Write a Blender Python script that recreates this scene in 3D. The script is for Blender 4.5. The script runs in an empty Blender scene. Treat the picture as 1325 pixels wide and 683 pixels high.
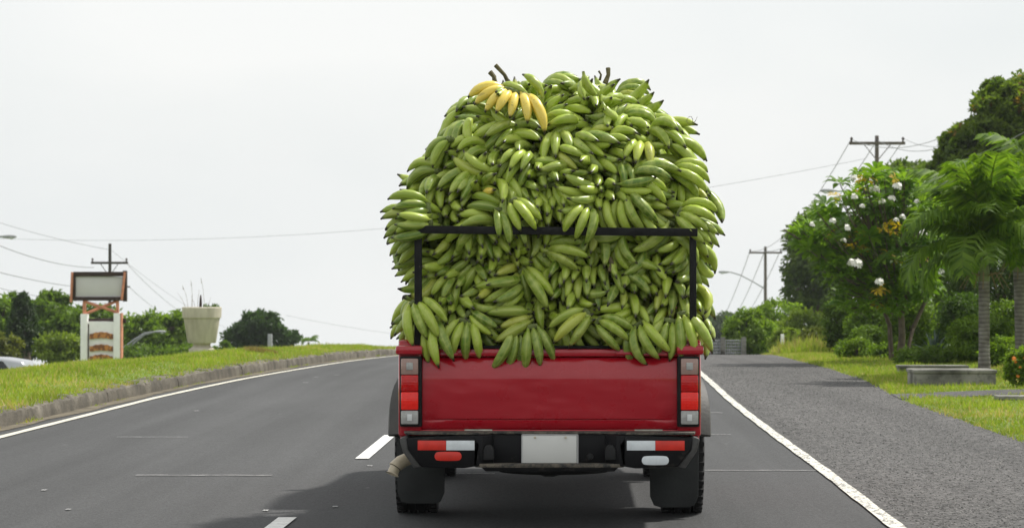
import bpy, bmesh, math, random
import numpy as np
from mathutils import Vector, Matrix
random.seed(7); RNG = np.random.default_rng(7)
SC = bpy.context.scene; COL = SC.collection
R = math.radians; PI = math.pi

# ------------------------------------------------------------------ camera, sky, sun, exposure
FPX, EYE, VX, VY = 3490.0, 1.30, 711.0, 369.0
cam_d = bpy.data.cameras.new('camera'); cam = bpy.data.objects.new('camera', cam_d); COL.objects.link(cam)
cam.location = (0, 0, EYE)
cam.rotation_euler = (R(90) + math.atan((VY-341.5)/FPX), 0, math.atan((VX-662.5)/FPX))
cam_d.sensor_width = 36; cam_d.lens = FPX/1325*36; cam_d.clip_start = 0.2; cam_d.clip_end = 9000
cam_d.dof.use_dof = True; cam_d.dof.focus_distance = 14.6; cam_d.dof.aperture_fstop = 9.0
SC.camera = cam
SUNV = Vector((0.60, 0.36, 1.0)).normalized()
sun_el = math.asin(SUNV.z); sun_az = math.atan2(SUNV.x, SUNV.y)
W = bpy.data.worlds.new('World'); SC.world = W; W.use_nodes = True
wt = W.node_tree; wt.nodes.clear()
def wn(t): return wt.nodes.new(t)
bg = wn('ShaderNodeBackground'); wo = wn('ShaderNodeOutputWorld'); sky = wn('ShaderNodeTexSky')
sky.sky_type = 'NISHITA'; sky.sun_disc = False; sky.sun_elevation = sun_el; sky.sun_rotation = sun_az
tc = wn('ShaderNodeTexCoord'); mp = wn('ShaderNodeMapping'); mp.inputs['Rotation'].default_value = (R(-2.5), 0, 0)
cm = wn('ShaderNodeMapping'); cm.inputs['Scale'].default_value = (3.0, 3.0, 7.0); cm.inputs['Location'].default_value = (.3, 0, .55)
no = wn('ShaderNodeTexNoise'); no.inputs['Scale'].default_value = 1.1; no.inputs['Detail'].default_value = 4; no.inputs['Roughness'].default_value = .5
rp = wn('ShaderNodeValToRGB'); rp.color_ramp.elements[0].position = .33; rp.color_ramp.elements[1].position = .62
rp.color_ramp.elements[0].color = (.865, .90, .905, 1); rp.color_ramp.elements[1].color = (.985, .995, .985, 1)
scl = wn('ShaderNodeVectorMath'); scl.operation = 'SCALE'; scl.inputs['Scale'].default_value = 10.0
mx = wn('ShaderNodeMix'); mx.data_type = 'RGBA'; mx.inputs['Factor'].default_value = .93
wt.links.new(tc.outputs['Generated'], mp.inputs['Vector']); wt.links.new(mp.outputs['Vector'], sky.inputs['Vector'])
wt.links.new(tc.outputs['Generated'], cm.inputs['Vector']); wt.links.new(cm.outputs['Vector'], no.inputs['Vector'])
wt.links.new(no.outputs['Fac'], rp.inputs['Fac']); wt.links.new(rp.outputs['Color'], scl.inputs[0])
wt.links.new(sky.outputs['Color'], mx.inputs['A']); wt.links.new(scl.outputs['Vector'], mx.inputs['B'])
wt.links.new(mx.outputs['Result'], bg.inputs['Color']); bg.inputs['Strength'].default_value = 0.1
wt.links.new(bg.outputs['Background'], wo.inputs['Surface'])
sd = bpy.data.lights.new('sun', 'SUN'); sd.energy = 4.6; sd.angle = R(3.0); sd.color = (1.0, .965, .9)
so = bpy.data.objects.new('sun', sd); COL.objects.link(so)
so.rotation_euler = (-SUNV).to_track_quat('-Z', 'Y').to_euler(); so.location = (20, 10, 40)
vs = SC.view_settings; vs.view_transform = 'Standard'; vs.look = 'None'; vs.exposure = 0.0; vs.gamma = 1.0; vs.use_curve_mapping = False
SC.cycles.max_bounces = 6; SC.cycles.transparent_max_bounces = 8; SC.cycles.volume_bounces = 0

# ------------------------------------------------------------------ helpers
def P(px, py, d):
    return Vector(((px-VX)/FPX*d, d, EYE-(py-VY)/FPX*d))
def tag(o, label=None, cat=None, group=None, kind=None):
    if label: o['label'] = label
    if cat: o['category'] = cat
    if group: o['group'] = group
    if kind: o['kind'] = kind
    return o
def link(name, me, mat=None, parent=None):
    o = bpy.data.objects.new(name, me); COL.objects.link(o)
    if mat is not None and me is not None and not me.materials: me.materials.append(mat)
    if parent is not None: o.parent = parent
    return o
def empty(name, loc, rz=0, label=None, cat=None, group=None):
    o = bpy.data.objects.new(name, None); COL.objects.link(o); o.location = loc; o.rotation_euler = (0, 0, rz)
    o.empty_display_size = .1
    return tag(o, label, cat, group)
def local(parent, v):   # world point -> local of an unrotated empty
    return Vector(v) - Vector(parent.location)

class MB:
    def __init__(s): s.v = []; s.f = []
    def add(s, vs_, fs): 
        b = len(s.v); s.v += [tuple(v) for v in vs_]; s.f += [tuple(b+i for i in f) for f in fs]
    def box(s, c, sz, rot=None):
        hx, hy, hz = sz[0]/2, sz[1]/2, sz[2]/2
        vs_ = [Vector((x, y, z)) for x in (-hx, hx) for y in (-hy, hy) for z in (-hz, hz)]
        if rot is not None: vs_ = [rot @ v for v in vs_]
        s.add([v+Vector(c) for v in vs_], [(0,1,3,2),(4,6,7,5),(0,4,5,1),(2,3,7,6),(0,2,6,4),(1,5,7,3)])
        return s
    def prism(s, poly, ax, a, b):
        def mk(u, w, t):
            return {'x': (t, u, w), 'y': (u, t, w), 'z': (u, w, t)}[ax]
        n = len(poly)
        s.add([mk(u, w, a) for u, w in poly]+[mk(u, w, b) for u, w in poly],
              [tuple(range(n)), tuple(range(2*n-1, n-1, -1))]+[(i, (i+1) % n, n+(i+1) % n, n+i) for i in range(n)])
        return s
    def tube(s, pts, rad, n=8, cap=True):
        pts = [Vector(p) for p in pts]; m = len(pts)
        if not hasattr(rad, '__len__'): rad = [rad]*m
        up = Vector((0, 0, 1)); rings = []
        for i, p in enumerate(pts):
            t = (pts[min(i+1, m-1)]-pts[max(i-1, 0)]).normalized()
            a = t.cross(up if abs(t.z) < .9 else Vector((1, 0, 0))).normalized(); b = a.cross(t)
            rings.append([p+(a*math.cos(2*PI*k/n)+b*math.sin(2*PI*k/n))*rad[i] for k in range(n)])
        vs_ = [v for r_ in rings for v in r_]; fs = []
        for i in range(m-1):
            for k in range(n):
                fs.append((i*n+k, i*n+(k+1) % n, (i+1)*n+(k+1) % n, (i+1)*n+k))
        if cap: fs += [tuple(range(n-1, -1, -1)), tuple((m-1)*n+k for k in range(n))]
        s.add(vs_, fs); return s
    def lathe(s, prof, c=(0, 0, 0), ax='z', n=28):
        vs_ = []; fs = []; m = len(prof)
        for (r_, h) in prof:
            for k in range(n):
                a = 2*PI*k/n; u, w = r_*math.cos(a), r_*math.sin(a)
                v = {'z': (u, w, h), 'x': (h, u, w), 'y': (u, h, w)}[ax]
                vs_.append((v[0]+c[0], v[1]+c[1], v[2]+c[2]))
        for i in range(m-1):
            for k in range(n):
                fs.append((i*n+k, i*n+(k+1) % n, (i+1)*n+(k+1) % n, (i+1)*n+k))
        s.add(vs_, fs); return s
    def build(s, name, mat, parent=None, bevel=0, smooth=False, off=None, seg=2):
        me = bpy.data.meshes.new(name)
        vv = s.v if off is None else [(v[0]-off[0], v[1]-off[1], v[2]-off[2]) for v in s.v]
        me.from_pydata(vv, [], s.f)
        bm = bmesh.new(); bm.from_mesh(me)
        bmesh.ops.recalc_face_normals(bm, faces=bm.faces)
        if bevel: bmesh.ops.bevel(bm, geom=[e for e in bm.edges if len(e.link_faces) == 2 and e.calc_face_angle(0) > .4], offset=bevel, segments=seg, profile=.5, affect='EDGES')
        bm.to_mesh(me); bm.free()
        if smooth or bevel:
            me.polygons.foreach_set('use_smooth', [True]*len(me.polygons))
            try: me.set_sharp_from_angle(angle=R(38))
            except Exception: pass
        return link(name, me, mat, parent)

def np_mesh(name, V, F, tint=None):
    me = bpy.data.meshes.new(name); V = np.asarray(V, 'f'); F = np.asarray(F, 'i')
    k = F.shape[1]
    me.vertices.add(len(V)); me.vertices.foreach_set('co', V.ravel())
    me.loops.add(F.size); me.loops.foreach_set('vertex_index', F.ravel())
    me.polygons.add(len(F)); me.polygons.foreach_set('loop_start', np.arange(0, F.size, k, dtype='i'))
    me.update(calc_edges=True)
    if tint is not None:
        a = me.color_attributes.new('tint', 'FLOAT_COLOR', 'POINT')
        c = np.ones((len(V), 4), 'f'); c[:, :3] = tint; a.data.foreach_set('color', c.ravel())
    return me

# ------------------------------------------------------------------ materials
class NT:
    def __init__(s, name):
        s.m = bpy.data.materials.new(name); s.m.use_nodes = True; s.t = s.m.node_tree; s.b = s.t.nodes['Principled BSDF']
        s.o = s.t.nodes['Material Output']
    def n(s, t, **k):
        x = s.t.nodes.new(t)
        for a, b in k.items():
            if a in x.inputs: x.inputs[a].default_value = b
            else: setattr(x, a, b)
        return x
    def l(s, a, b): s.t.links.new(a, b)
    def coord(s, kind='Object', scale=None):
        c = s.n('ShaderNodeTexCoord').outputs[kind]
        if scale:
            mpn = s.n('ShaderNodeMapping'); mpn.inputs['Scale'].default_value = scale; s.l(c, mpn.inputs['Vector']); c = mpn.outputs['Vector']
        return c
    def pos(s, scale=None):
        c = s.n('ShaderNodeNewGeometry').outputs['Position']
        if scale:
            mpn = s.n('ShaderNodeMapping'); mpn.inputs['Scale'].default_value = scale; s.l(c, mpn.inputs['Vector']); c = mpn.outputs['Vector']
        return c
    def noise(s, vec, sc, det=3, rough=.55):
        x = s.n('ShaderNodeTexNoise'); x.inputs['Scale'].default_value = sc; x.inputs['Detail'].default_value = det; x.inputs['Roughness'].default_value = rough
        s.l(vec, x.inputs['Vector']); return x.outputs['Fac']
    def ramp(s, fac, stops):
        x = s.n('ShaderNodeValToRGB'); e = x.color_ramp.elements
        while len(e) < len(stops): e.new(.5)
        for q, (p, c) in zip(e, stops): q.position = p; q.color = (c, c, c, 1) if not hasattr(c, '__len__') else (*c, 1)
        s.l(fac, x.inputs['Fac']); return x.outputs['Color']
    def mix(s, fac, a, b, mode='MIX'):
        x = s.n('ShaderNodeMix'); x.data_type = 'RGBA'; x.blend_type = mode
        for val, key in ((fac, 'Factor'), (a, 'A'), (b, 'B')):
            if isinstance(val, bpy.types.NodeSocket): s.l(val, x.inputs[key])
            elif key == 'Factor': x.inputs[key].default_value = val
            else: x.inputs[key].default_value = (*val, 1)
        return x.outputs['Result']
    def bump(s, h, st, dist=.01):
        x = s.n('ShaderNodeBump'); x.inputs['Strength'].default_value = st; x.inputs['Distance'].default_value = dist
        s.l(h, x.inputs['Height']); s.l(x.outputs['Normal'], s.b.inputs['Normal'])
    def set(s, col=None, rough=None, **k):
        for v, key in ((col, 'Base Color'), (rough, 'Roughness')):
            if v is None: continue
            if isinstance(v, bpy.types.NodeSocket): s.l(v, s.b.inputs[key])
            elif key == 'Base Color': s.b.inputs[key].default_value = (*v, 1)
            else: s.b.inputs[key].default_value = v
        for a, b in k.items(): s.b.inputs[a.replace('_', ' ')].default_value = b
        return s.m

def simple(name, col, rough=.6, var=.25, sc=6, bump=0, bsc=60, **k):
    t = NT(name); v = t.pos()
    f = t.noise(v, sc, 4); dk = tuple(c*(1-var) for c in col); lt = tuple(min(1, c*(1+var)) for c in col)
    c = t.ramp(f, [(.3, dk), (.7, lt)])
    if bump: t.bump(t.noise(v, bsc, 3), bump, .01)
    return t.set(c, rough, **k)

def m_asphalt(name, base, grain, coarse):
    t = NT(name); v = t.pos()
    big = t.noise(t.pos((.5, .12, 1)), 1.0, 4)
    c = t.ramp(big, [(.3, tuple(x*.84 for x in base)), (.7, tuple(x*1.14 for x in base))])
    vor = t.n('ShaderNodeTexVoronoi'); vor.inputs['Scale'].default_value = grain; t.l(v, vor.inputs['Vector'])
    gr = t.ramp(vor.outputs['Color'], [(0.0, .30 if coarse else .62), (1.0, 2.0 if coarse else 1.45)])
    c = t.mix(1.0, c, gr, 'MULTIPLY')
    fine = t.ramp(t.noise(v, 240, 2), [(.35, .78), (.7, 1.25)]); c = t.mix(1.0, c, fine, 'MULTIPLY')
    # worn wheel tracks and long seams along the lane
    st = t.ramp(t.noise(t.pos((2.2, .05, 1)), 1.0, 3), [(.38, .84), (.62, 1.08)]); c = t.mix(1.0, c, st, 'MULTIPLY')
    # small pale scars
    sp = t.ramp(t.noise(t.pos((6, 2.0, 1)), 1.2, 2), [(.745, 0.0), (.78, .5)]); c = t.mix(sp, c, (.19, .19, .185))
    t.bump(vor.outputs['Distance'], .9 if coarse else .35, .02 if coarse else .006)
    return t.set(c, .85, Specular_IOR_Level=.35)
M = {}
M['asphalt'] = m_asphalt('road_asphalt', (.058, .0585, .0595), 90, False)
M['shoulder'] = m_asphalt('shoulder_chip_seal', (.078, .075, .073), 30, True)
def m_paint(name, crack, col):
    t = NT(name); v = t.pos()
    w = t.mix(t.ramp(t.noise(v, 9, 4), [(.35, 0.), (.7, 1.)]), tuple(c*.82 for c in col), col)
    if crack:
        dist = t.n('ShaderNodeMapping'); dist.inputs['Scale'].default_value = (15, 6, 1); t.l(v, dist.inputs['Vector'])
        nz = t.n('ShaderNodeTexNoise'); nz.inputs['Scale'].default_value = 1.0; nz.inputs['Detail'].default_value = 3; t.l(dist.outputs['Vector'], nz.inputs['Vector'])
        wv = t.ramp(nz.outputs['Fac'], [(.455, 0.), (.50, 1.), (.545, 0.)])
        chips = t.ramp(t.noise(v, 38, 3), [(.60, 0.), (.66, 1.)])
        f = t.mix(1.0, wv, chips, 'ADD')
        w = t.mix(f, w, (.085, .084, .08))
    else:
        w = t.mix(t.ramp(t.noise(v, 45, 3), [(.64, 0.), (.72, .7)]), w, (.1, .1, .1))
    return t.set(w, .7)
M['line_worn'] = m_paint('worn_line_paint', True, (.74, .72, .64))
M['line_left'] = m_paint('left_line_paint', False, (.66, .63, .53))
M['line'] = m_paint('dash_line_paint', False, (.80, .80, .77))
M['joint'] = simple('joint_sealer', (.26, .26, .255), .8, .4, 12)
M['kerb'] = None
t = NT('old_kerb_concrete'); v = t.pos()
c = t.ramp(t.noise(v, 3.0, 5), [(.3, (.055, .048, .036)), (.52, (.12, .105, .08)), (.75, (.21, .19, .15))])
c = t.mix(t.ramp(t.noise(v, 26, 3), [(.5, 0.), (.7, .6)]), c, (.05, .045, .035)); t.bump(t.noise(v, 45, 4), .7, .02)
M['kerb'] = t.set(c, .9)
t = NT('stained_concrete'); v = t.pos()
c = t.ramp(t.noise(v, 2.2, 5), [(.36, (.055, .052, .045)), (.5, (.17, .165, .145)), (.72, (.32, .31, .28))])
c = t.mix(t.ramp(t.noise(v, 14, 4), [(.52, 0.), (.72, .7)]), c, (.06, .058, .05)); t.bump(t.noise(v, 60, 4), .4, .01)
M['concrete'] = t.set(c, .88)
t = NT('ground_soil_and_turf'); v = t.pos()
c = t.ramp(t.noise(v, .8, 5), [(.3, (.10, .15, .025)), (.5, (.145, .21, .03)), (.66, (.2, .235, .05)), (.8, (.2, .17, .08))])
c = t.mix(t.ramp(t.noise(v, 20, 3), [(.45, 0.), (.7, .6)]), c, (.07, .10, .02)); t.bump(t.noise(v, 30, 4), .6, .04)
M['turf'] = t.set(c, .95)
M['dirt'] = simple('gutter_dirt', (.13, .11, .075), .95, .5, 5, .5, 50)

def m_leaf(name, transl=.35, rough=.5, spec=.4):
    t = NT(name); a = t.n('ShaderNodeAttribute'); a.attribute_name = 'tint'
    c = t.mix(1.0, a.outputs['Color'], t.ramp(t.noise(t.pos(), 1.3, 2), [(.3, .8), (.7, 1.2)]), 'MULTIPLY')
    t.set(c, rough, Specular_IOR_Level=spec)
    tr = t.n('ShaderNodeBsdfTranslucent'); bc = t.mix(1.0, c, (1.25, 1.3, .6), 'MULTIPLY'); t.l(bc, tr.inputs['Color'])
    ms = t.n('ShaderNodeMixShader'); ms.inputs[0].default_value = transl
    t.l(t.b.outputs[0], ms.inputs[1]); t.l(tr.outputs[0], ms.inputs[2]); t.l(ms.outputs[0], t.o.inputs['Surface'])
    return t.m
M['leaf'] = m_leaf('tree_leaf', .48); M['grass'] = m_leaf('grass_blade', .4, .6, .25); M['palm'] = m_leaf('palm_leaf', .5, .55, .25)
M['bark'] = simple('tree_bark', (.13, .10, .075), .9, .4, 8, .8, 30)
t = NT('palm_trunk_bark'); v = t.pos()
wv = t.n('ShaderNodeTexWave'); wv.bands_direction = 'Z'; wv.inputs['Scale'].default_value = 5.5; wv.inputs['Distortion'].default_value = 2.5; wv.inputs['Detail'].default_value = 2; t.l(v, wv.inputs['Vector'])
c = t.ramp(t.noise(v, 7, 4), [(.3, (.12, .105, .09)), (.7, (.27, .255, .225))]); c = t.mix(1.0, c, t.ramp(wv.outputs['Fac'], [(.1, .62), (.4, 1.)]), 'MULTIPLY')
t.bump(wv.outputs['Fac'], .5, .01); M['palm_bark'] = t.set(c, .9)
M['petal'] = simple('white_petal', (.80, .79, .72), .55, .06, 20)

# banana skin : 'along' runs 0 at the stalk end to 1 at the tip
def m_banana(name, lo, hi, ridge, brown=.5):
    t = NT(name); a = t.n('ShaderNodeAttribute'); a.attribute_name = 'tint'
    sep = t.n('ShaderNodeSeparateColor'); t.l(a.outputs['Color'], sep.inputs[0])
    al, rd = sep.outputs[0], sep.outputs[1]
    oi = t.n('ShaderNodeObjectInfo'); rnd = oi.outputs['Random']
    oc = t.coord('Object')
    ad = t.n('ShaderNodeVectorMath'); ad.operation = 'ADD'; t.l(oc, ad.inputs[0]); t.l(t.pos(), ad.inputs[1])
    c = t.mix(rnd, lo, hi); w2 = t.n('ShaderNodeMath', operation='FRACT'); w1 = t.n('ShaderNodeMath', operation='MULTIPLY'); w1.inputs[1].default_value = 37.7; t.l(rnd, w1.inputs[0]); t.l(w1.outputs[0], w2.inputs[0])
    c = t.mix(t.ramp(w2.outputs[0], [(.93, 0.), (1., .6)]), c, (.52, .48, .07))
    c = t.mix(t.ramp(t.noise(ad.outputs[0], 16, 3), [(.35, 0.), (.7, .55)]), c, ridge)
    c = t.mix(t.ramp(rd, [(.55, 0.), (1., .38)]), c, ridge)
    # brown scars and freckles
    f = t.ramp(t.noise(ad.outputs[0], 48, 4, .65), [(.635, 0.), (.69, brown)]); c = t.mix(f, c, (.06, .04, .015))
    f = t.ramp(t.noise(ad.outputs[0], 9, 5, .75), [(.62, 0.), (.72, brown*.9)]); c = t.mix(f, c, (.09, .07, .03))
    c = t.mix(t.ramp(al, [(.885, 0.), (.945, 1.)]), c, (.03, .026, .012))
    c = t.mix(t.ramp(al, [(.0, .8), (.10, 0.)]), c, (.20, .22, .09))
    t.bump(t.noise(ad.outputs[0], 60, 3), .12, .004)
    return t.set(c, t.ramp(t.noise(ad.outputs[0], 30, 2), [(.3, .25), (.7, .42)]), Specular_IOR_Level=.5)
M['banana'] = m_banana('green_banana_skin', (.075, .155, .008), (.38, .505, .04), (.52, .57, .15))
M['banana_y'] = m_banana('ripe_banana_skin', (.78, .57, .07), (.84, .66, .11), (.84, .70, .20), .9)
M['stalk'] = simple('banana_stalk', (.10, .085, .035), .8, .5, 30, .6, 60)
M['crown'] = simple('banana_crown', (.12, .15, .04), .7, .4, 30)

t = NT('red_car_paint'); v = t.pos()
c = t.mix(t.ramp(t.noise(v, 3, 4), [(.4, 0.), (.75, .10)]), (.38, .004, .014), (.36, .025, .03))
sc_ = t.ramp(t.noise(t.pos((2, 2, 30)), 3.0, 4), [(.68, 0.), (.74, .10)]); c = t.mix(sc_, c, (.5, .25, .22))
t.bump(t.noise(t.pos((1, 1, 2.5)), 2.4, 2), .6, .03)
M['red'] = t.set(c, t.ramp(t.noise(v, 7, 4), [(.35, .24), (.7, .38)]), Coat_Weight=.85, Coat_Roughness=.05, Specular_IOR_Level=.25)
M['black_metal'] = simple('black_painted_metal', (.009, .009, .009), .6, .5, 14, .2, 60, Specular_IOR_Level=.2)
t = NT('bumper_black'); v = t.pos()
c = t.mix(t.ramp(t.noise(v, 11, 5, .7), [(.58, 0.), (.74, .8)]), (.006, .006, .007), (.05, .045, .038)); t.bump(t.noise(v, 60, 3), .15, .005)
M['bumper'] = t.set(c, .45, Specular_IOR_Level=.16)
t = NT('bumper_worn_step'); v = t.pos()
c = t.mix(t.ramp(t.noise(v, 24, 5, .75), [(.42, 0.), (.64, .9)]), (.016, .016, .016), (.16, .135, .10)); t.bump(t.noise(v, 60, 3), .4, .01)
M['bumper_top'] = t.set(c, .7)
M['rubber'] = simple('black_rubber', (.008, .008, .0085), .8, .35, 9, .3, 80)
M['endcap'] = simple('scuffed_end_cap', (.045, .044, .042), .5, .5, 14, .2, 60)
M['flap'] = simple('mud_flap_rubber', (.022, .024, .024), .8, .3, 6, .2, 60)
M['flare'] = simple('dusty_grey_flare', (.058, .057, .052), .6, .3, 5, .2, 60)
M['under'] = simple('grimy_underbody', (.018, .016, .014), .85, .5, 8)
M['glass_dark'] = simple('tinted_glass', (.01, .012, .013), .06, .1, 3)
M['chrome'] = simple('dull_chrome', (.5, .5, .5), .3, .1, 6, Metallic=1.0)
M['exhaust'] = simple('cream_exhaust_tip', (.50, .43, .31), .42, .25, 14)
M['plate'] = simple('blank_grey_plate', (.60, .60, .575), .5, .03, 5)
M['sticker_white'] = simple('white_reflector', (.66, .70, .72), .35, .12, 18)
M['sticker_red'] = simple('red_reflector', (.62, .025, .012), .35, .15, 18)
M['strip_white'] = simple('dirty_white_reflector', (.42, .40, .33), .5, .35, 22)
M['strip_red'] = simple('faded_red_reflector', (.36, .012, .01), .45, .2, 22)
def lens(name, col, rough=.12):
    t = NT(name); v = t.coord('Object', (1, 1, 1))
    wv = t.n('ShaderNodeTexWave'); wv.bands_direction = 'Z'; wv.inputs['Scale'].default_value = 22; t.l(v, wv.inputs['Vector'])
    w2 = t.n('ShaderNodeTexWave'); w2.bands_direction = 'X'; w2.inputs['Scale'].default_value = 22; t.l(v, w2.inputs['Vector'])
    h = t.mix(.5, wv.outputs['Color'], w2.outputs['Color']); t.bump(h, .25, .003)
    c = t.mix(t.ramp(t.noise(v, 26, 2), [(.4, 0.), (.65, .6)]), col, tuple(min(1, x*1.35) for x in col))
    return t.set(c, rough, Coat_Weight=.4, Coat_Roughness=.05, Specular_IOR_Level=.3)
M['lens_red'] = lens('red_lens', (.45, .003, .003)); M['lens_bright'] = lens('bright_red_lens', (.80, .015, .008))
M['lens_clear'] = lens('clear_lens', (.33, .33, .32)); M['lens_pink'] = lens('pinkish_clear_lens', (.32, .21, .18))
M['wood_pole'] = simple('weathered_pole_wood', (.12, .10, .085), .9, .3, 5)
M['dark_pole'] = simple('dark_pole_wood', (.045, .038, .032), .9, .3, 5)
M['wire'] = simple('power_cable', (.20, .20, .205), .7, .1, 2)
M['lamp_grey'] = simple('grey_lamp_metal', (.33, .34, .35), .5, .1, 4)
M['lamp_glass'] = simple('lamp_glass', (.6, .62, .62), .3, .1, 4)
M['white_wall'] = simple('white_painted_boards', (.84, .84, .82), .6, .06, 4)
M['salmon'] = simple('salmon_painted_timber', (.55, .22, .13), .6, .25, 5)
M['frame_brown'] = simple('dark_brown_frame', (.035, .018, .014), .7, .4, 6)
M['blank_grey'] = simple('blank_sign_panel', (.60, .58, .585), .6, .03, 2)
t = NT('orange_plank'); v = t.pos()
c = t.mix(t.ramp(t.noise(t.pos((9, 1, 4)), 1.5, 3), [(.45, 0.), (.55, .9)]), (.52, .22, .06), (.16, .055, .02)); M['plank'] = t.set(c, .7)
t = NT('planter_plaster'); v = t.pos()
c = t.ramp(t.noise(t.pos((2.5, 2.5, .7)), 2.0, 5), [(.3, (.38, .34, .27)), (.6, (.58, .53, .44)), (.8, (.66, .61, .52))]); t.bump(t.noise(v, 40, 3), .3, .01)
M['planter'] = t.set(c, .85)
M['silver'] = simple('silver_car_paint', (.42, .43, .45), .3, .05, 3, Metallic=.6)

# ------------------------------------------------------------------ terrain functions
A_C = 0.000367
def zroad(d):
    if d < 33: return 0.0
    if d < 90: return -A_C*(d-33)**2
    return -A_C*57**2-2*A_C*57*(d-90)
def ip(pts, d):
    if d <= pts[0][0]:
        (a, b), (c_, e) = pts[0], pts[1]
    elif d >= pts[-1][0]:
        (a, b), (c_, e) = pts[-2], pts[-1]
    else:
        for i in range(len(pts)-1):
            if pts[i][0] <= d <= pts[i+1][0]: (a, b), (c_, e) = pts[i], pts[i+1]; break
    return b+(e-b)*(d-a)/(c_-a)
XC = [(6, -1.59), (14.8, -1.465), (19, -1.41), (23, -1.38), (27, -1.34), (31, -1.28), (37, -1.15), (43.7, -.99), (49, -.84), (55, -.66), (62, -.42), (70, -.1), (100, 1.4)]
XE = [(10, 4.25), (22.7, 4.0), (30, 4.05), (37, 4.40), (43, 4.55), (50, 4.7), (56, 4.95), (68, 5.6), (100, 7.4)]
def xc(d): return ip(XC, d)
XL = [(6, -4.93), (14.8, -4.80), (23, -4.69), (31, -4.54), (37, -4.28), (43.7, -3.92), (49, -3.70), (55, -3.46), (62, -3.30), (70, -3.15), (100, -2.2)]
def xl(d): return ip(XL, d)
def xe(d): return ip(XE, d)
def ss(a, b, x):
    t_ = min(1, max(0, (x-a)/(b-a))); return t_*t_*(3-2*t_)
def hl(u):      # height above the road on the left verge, u = distance left of the kerb's back
    if u < 0: return .15
    h = .14+.07*ss(0, 1.1, u)
    if u > 1.3: h -= .085*(min(u, 5)-1.3)
    if u > 5: h -= .25*(min(u, 13)-5)+.03*max(0, u-13)
    return h
def hr(v): return .015+.03*min(v, 10)+.02*max(0, min(v-10, 40))
def gz(x, d):   # ground height anywhere
    z0 = zroad(d)
    uk = xl(d)-.45
    if x < uk: return z0+hl(uk-x)+.015*math.sin(x*1.7+d*.35)*ss(0, 1, uk-x)
    if x > xe(d): return z0+hr(x-xe(d))
    return z0
DL = [-400, -150, -60, -20, 0, 6]+[8+1.0*i for i in range(93)]+[102, 106, 112, 120, 130, 145, 165, 190, 230, 300, 420, 700, 1300, 2600]
def sheet(name, cols, mat, d0, d1, zoff=0, zf=None, kind='structure', parent=None):
    ds = [d for d in DL if d0 < d < d1]; ds = [d0]+ds+[d1]
    V = []; F = []; n = len(cols)
    for d in ds:
        for c_ in cols:
            x = c_(d); V.append((x, d, (zf(x, d) if zf else zroad(d))+zoff))
    for i in range(len(ds)-1):
        for k in range(n-1): F.append((i*n+k, i*n+k+1, (i+1)*n+k+1, (i+1)*n+k))
    me = bpy.data.meshes.new(name); me.from_pydata(V, [], F); me.polygons.foreach_set('use_smooth', [True]*len(F))
    o = link(name, me, mat, parent)
    if kind and parent is None: o['kind'] = kind
    return o
# ground sheet : dips 6 cm under the road, kerb and shoulder
def ground():
    V = []; F = []
    lo = [-1500, -600, -200, -80, -45, -30, -22, -16, -13, -10, -8, -6.5, -5.5, -4.7, -4, -3.2, -2.6, -2, -1.5, -1, -.5, -.2, 0]
    ro = [.0, .3, .8, 1.5, 2.5, 4, 6, 9, 13, 20, 35, 80, 250, 700, 1600]
    n = len(lo)+3+len(ro)
    for d in DL:
        k = xl(d)-.45
        for u in lo: V.append((k+u, d, gz(k+u-1e-6, d)))
        V.append((k+.06, d, zroad(d)-.07)); V.append((xc(d), d, zroad(d)-.07)); V.append((xe(d)-.12, d, zroad(d)-.07))
        for u in ro: V.append((xe(d)+u, d, zroad(d)+hr(u)))
    for i in range(len(DL)-1):
        for k in range(n-1): F.append((i*n+k, i*n+k+1, (i+1)*n+k+1, (i+1)*n+k))
    me = bpy.data.meshes.new('ground'); me.from_pydata(V, [], F); me.polygons.foreach_set('use_smooth', [True]*len(F))
    tag(link('ground', me, M['turf']), kind='structure')
ground()
road = sheet('road', [lambda d: xl(d)-.47, lambda d: xc(d)-1.6, lambda d: xc(d), lambda d: xc(d)+1.7, lambda d: xc(d)+3.36], M['asphalt'], -400, 2600)
RN = random.Random(3)
sheet('road_shoulder', [lambda d: xc(d)+3.352, lambda d: (xc(d)+3.36+xe(d))/2, lambda d: xe(d)+.05+.07*math.sin(d*1.9)+.05*math.sin(d*4.3)], M['shoulder'], -400, 2600, .004)
sheet('driveway', [lambda d: xe(d)-.1, lambda d: xe(d)+1.2, lambda d: 9, lambda d: 16], M['shoulder'], 30.7, 32.1, .012, lambda x, d: gz(x, d))
# painted lines
def line_strip(name, off, w, mat, d0, d1, zoff=.008, wob=0, cx_=None):
    cx_ = cx_ or xc
    ds = np.arange(d0, d1, .35); V = []; F = []
    for d in ds:
        a = wob*math.sin(d*3.1)+wob*.7*math.sin(d*7.3+1)
        for s in (-.5, .5): V.append((cx_(d)+off+s*w+a*s, d, zroad(d)+zoff))
    for i in range(len(ds)-1): F.append((2*i, 2*i+1, 2*i+3, 2*i+2))
    me = bpy.data.meshes.new(name); me.from_pydata(V, [], F); return tag(link(name, me, mat), kind='structure')
line_strip('right_edge_line', 3.33, .088, M['line_worn'], 7, 95, .010, .006)
line_strip('left_edge_line', 0, .088, M['line_left'], 7, 95, .008, .004, xl)
for s in (11.9, 20.15, 28.4, 36.6, 44.9, 53.1, 61.4):
    line_strip('lane_dash', 0, .102, M['line'], s, s+3.2)
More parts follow.
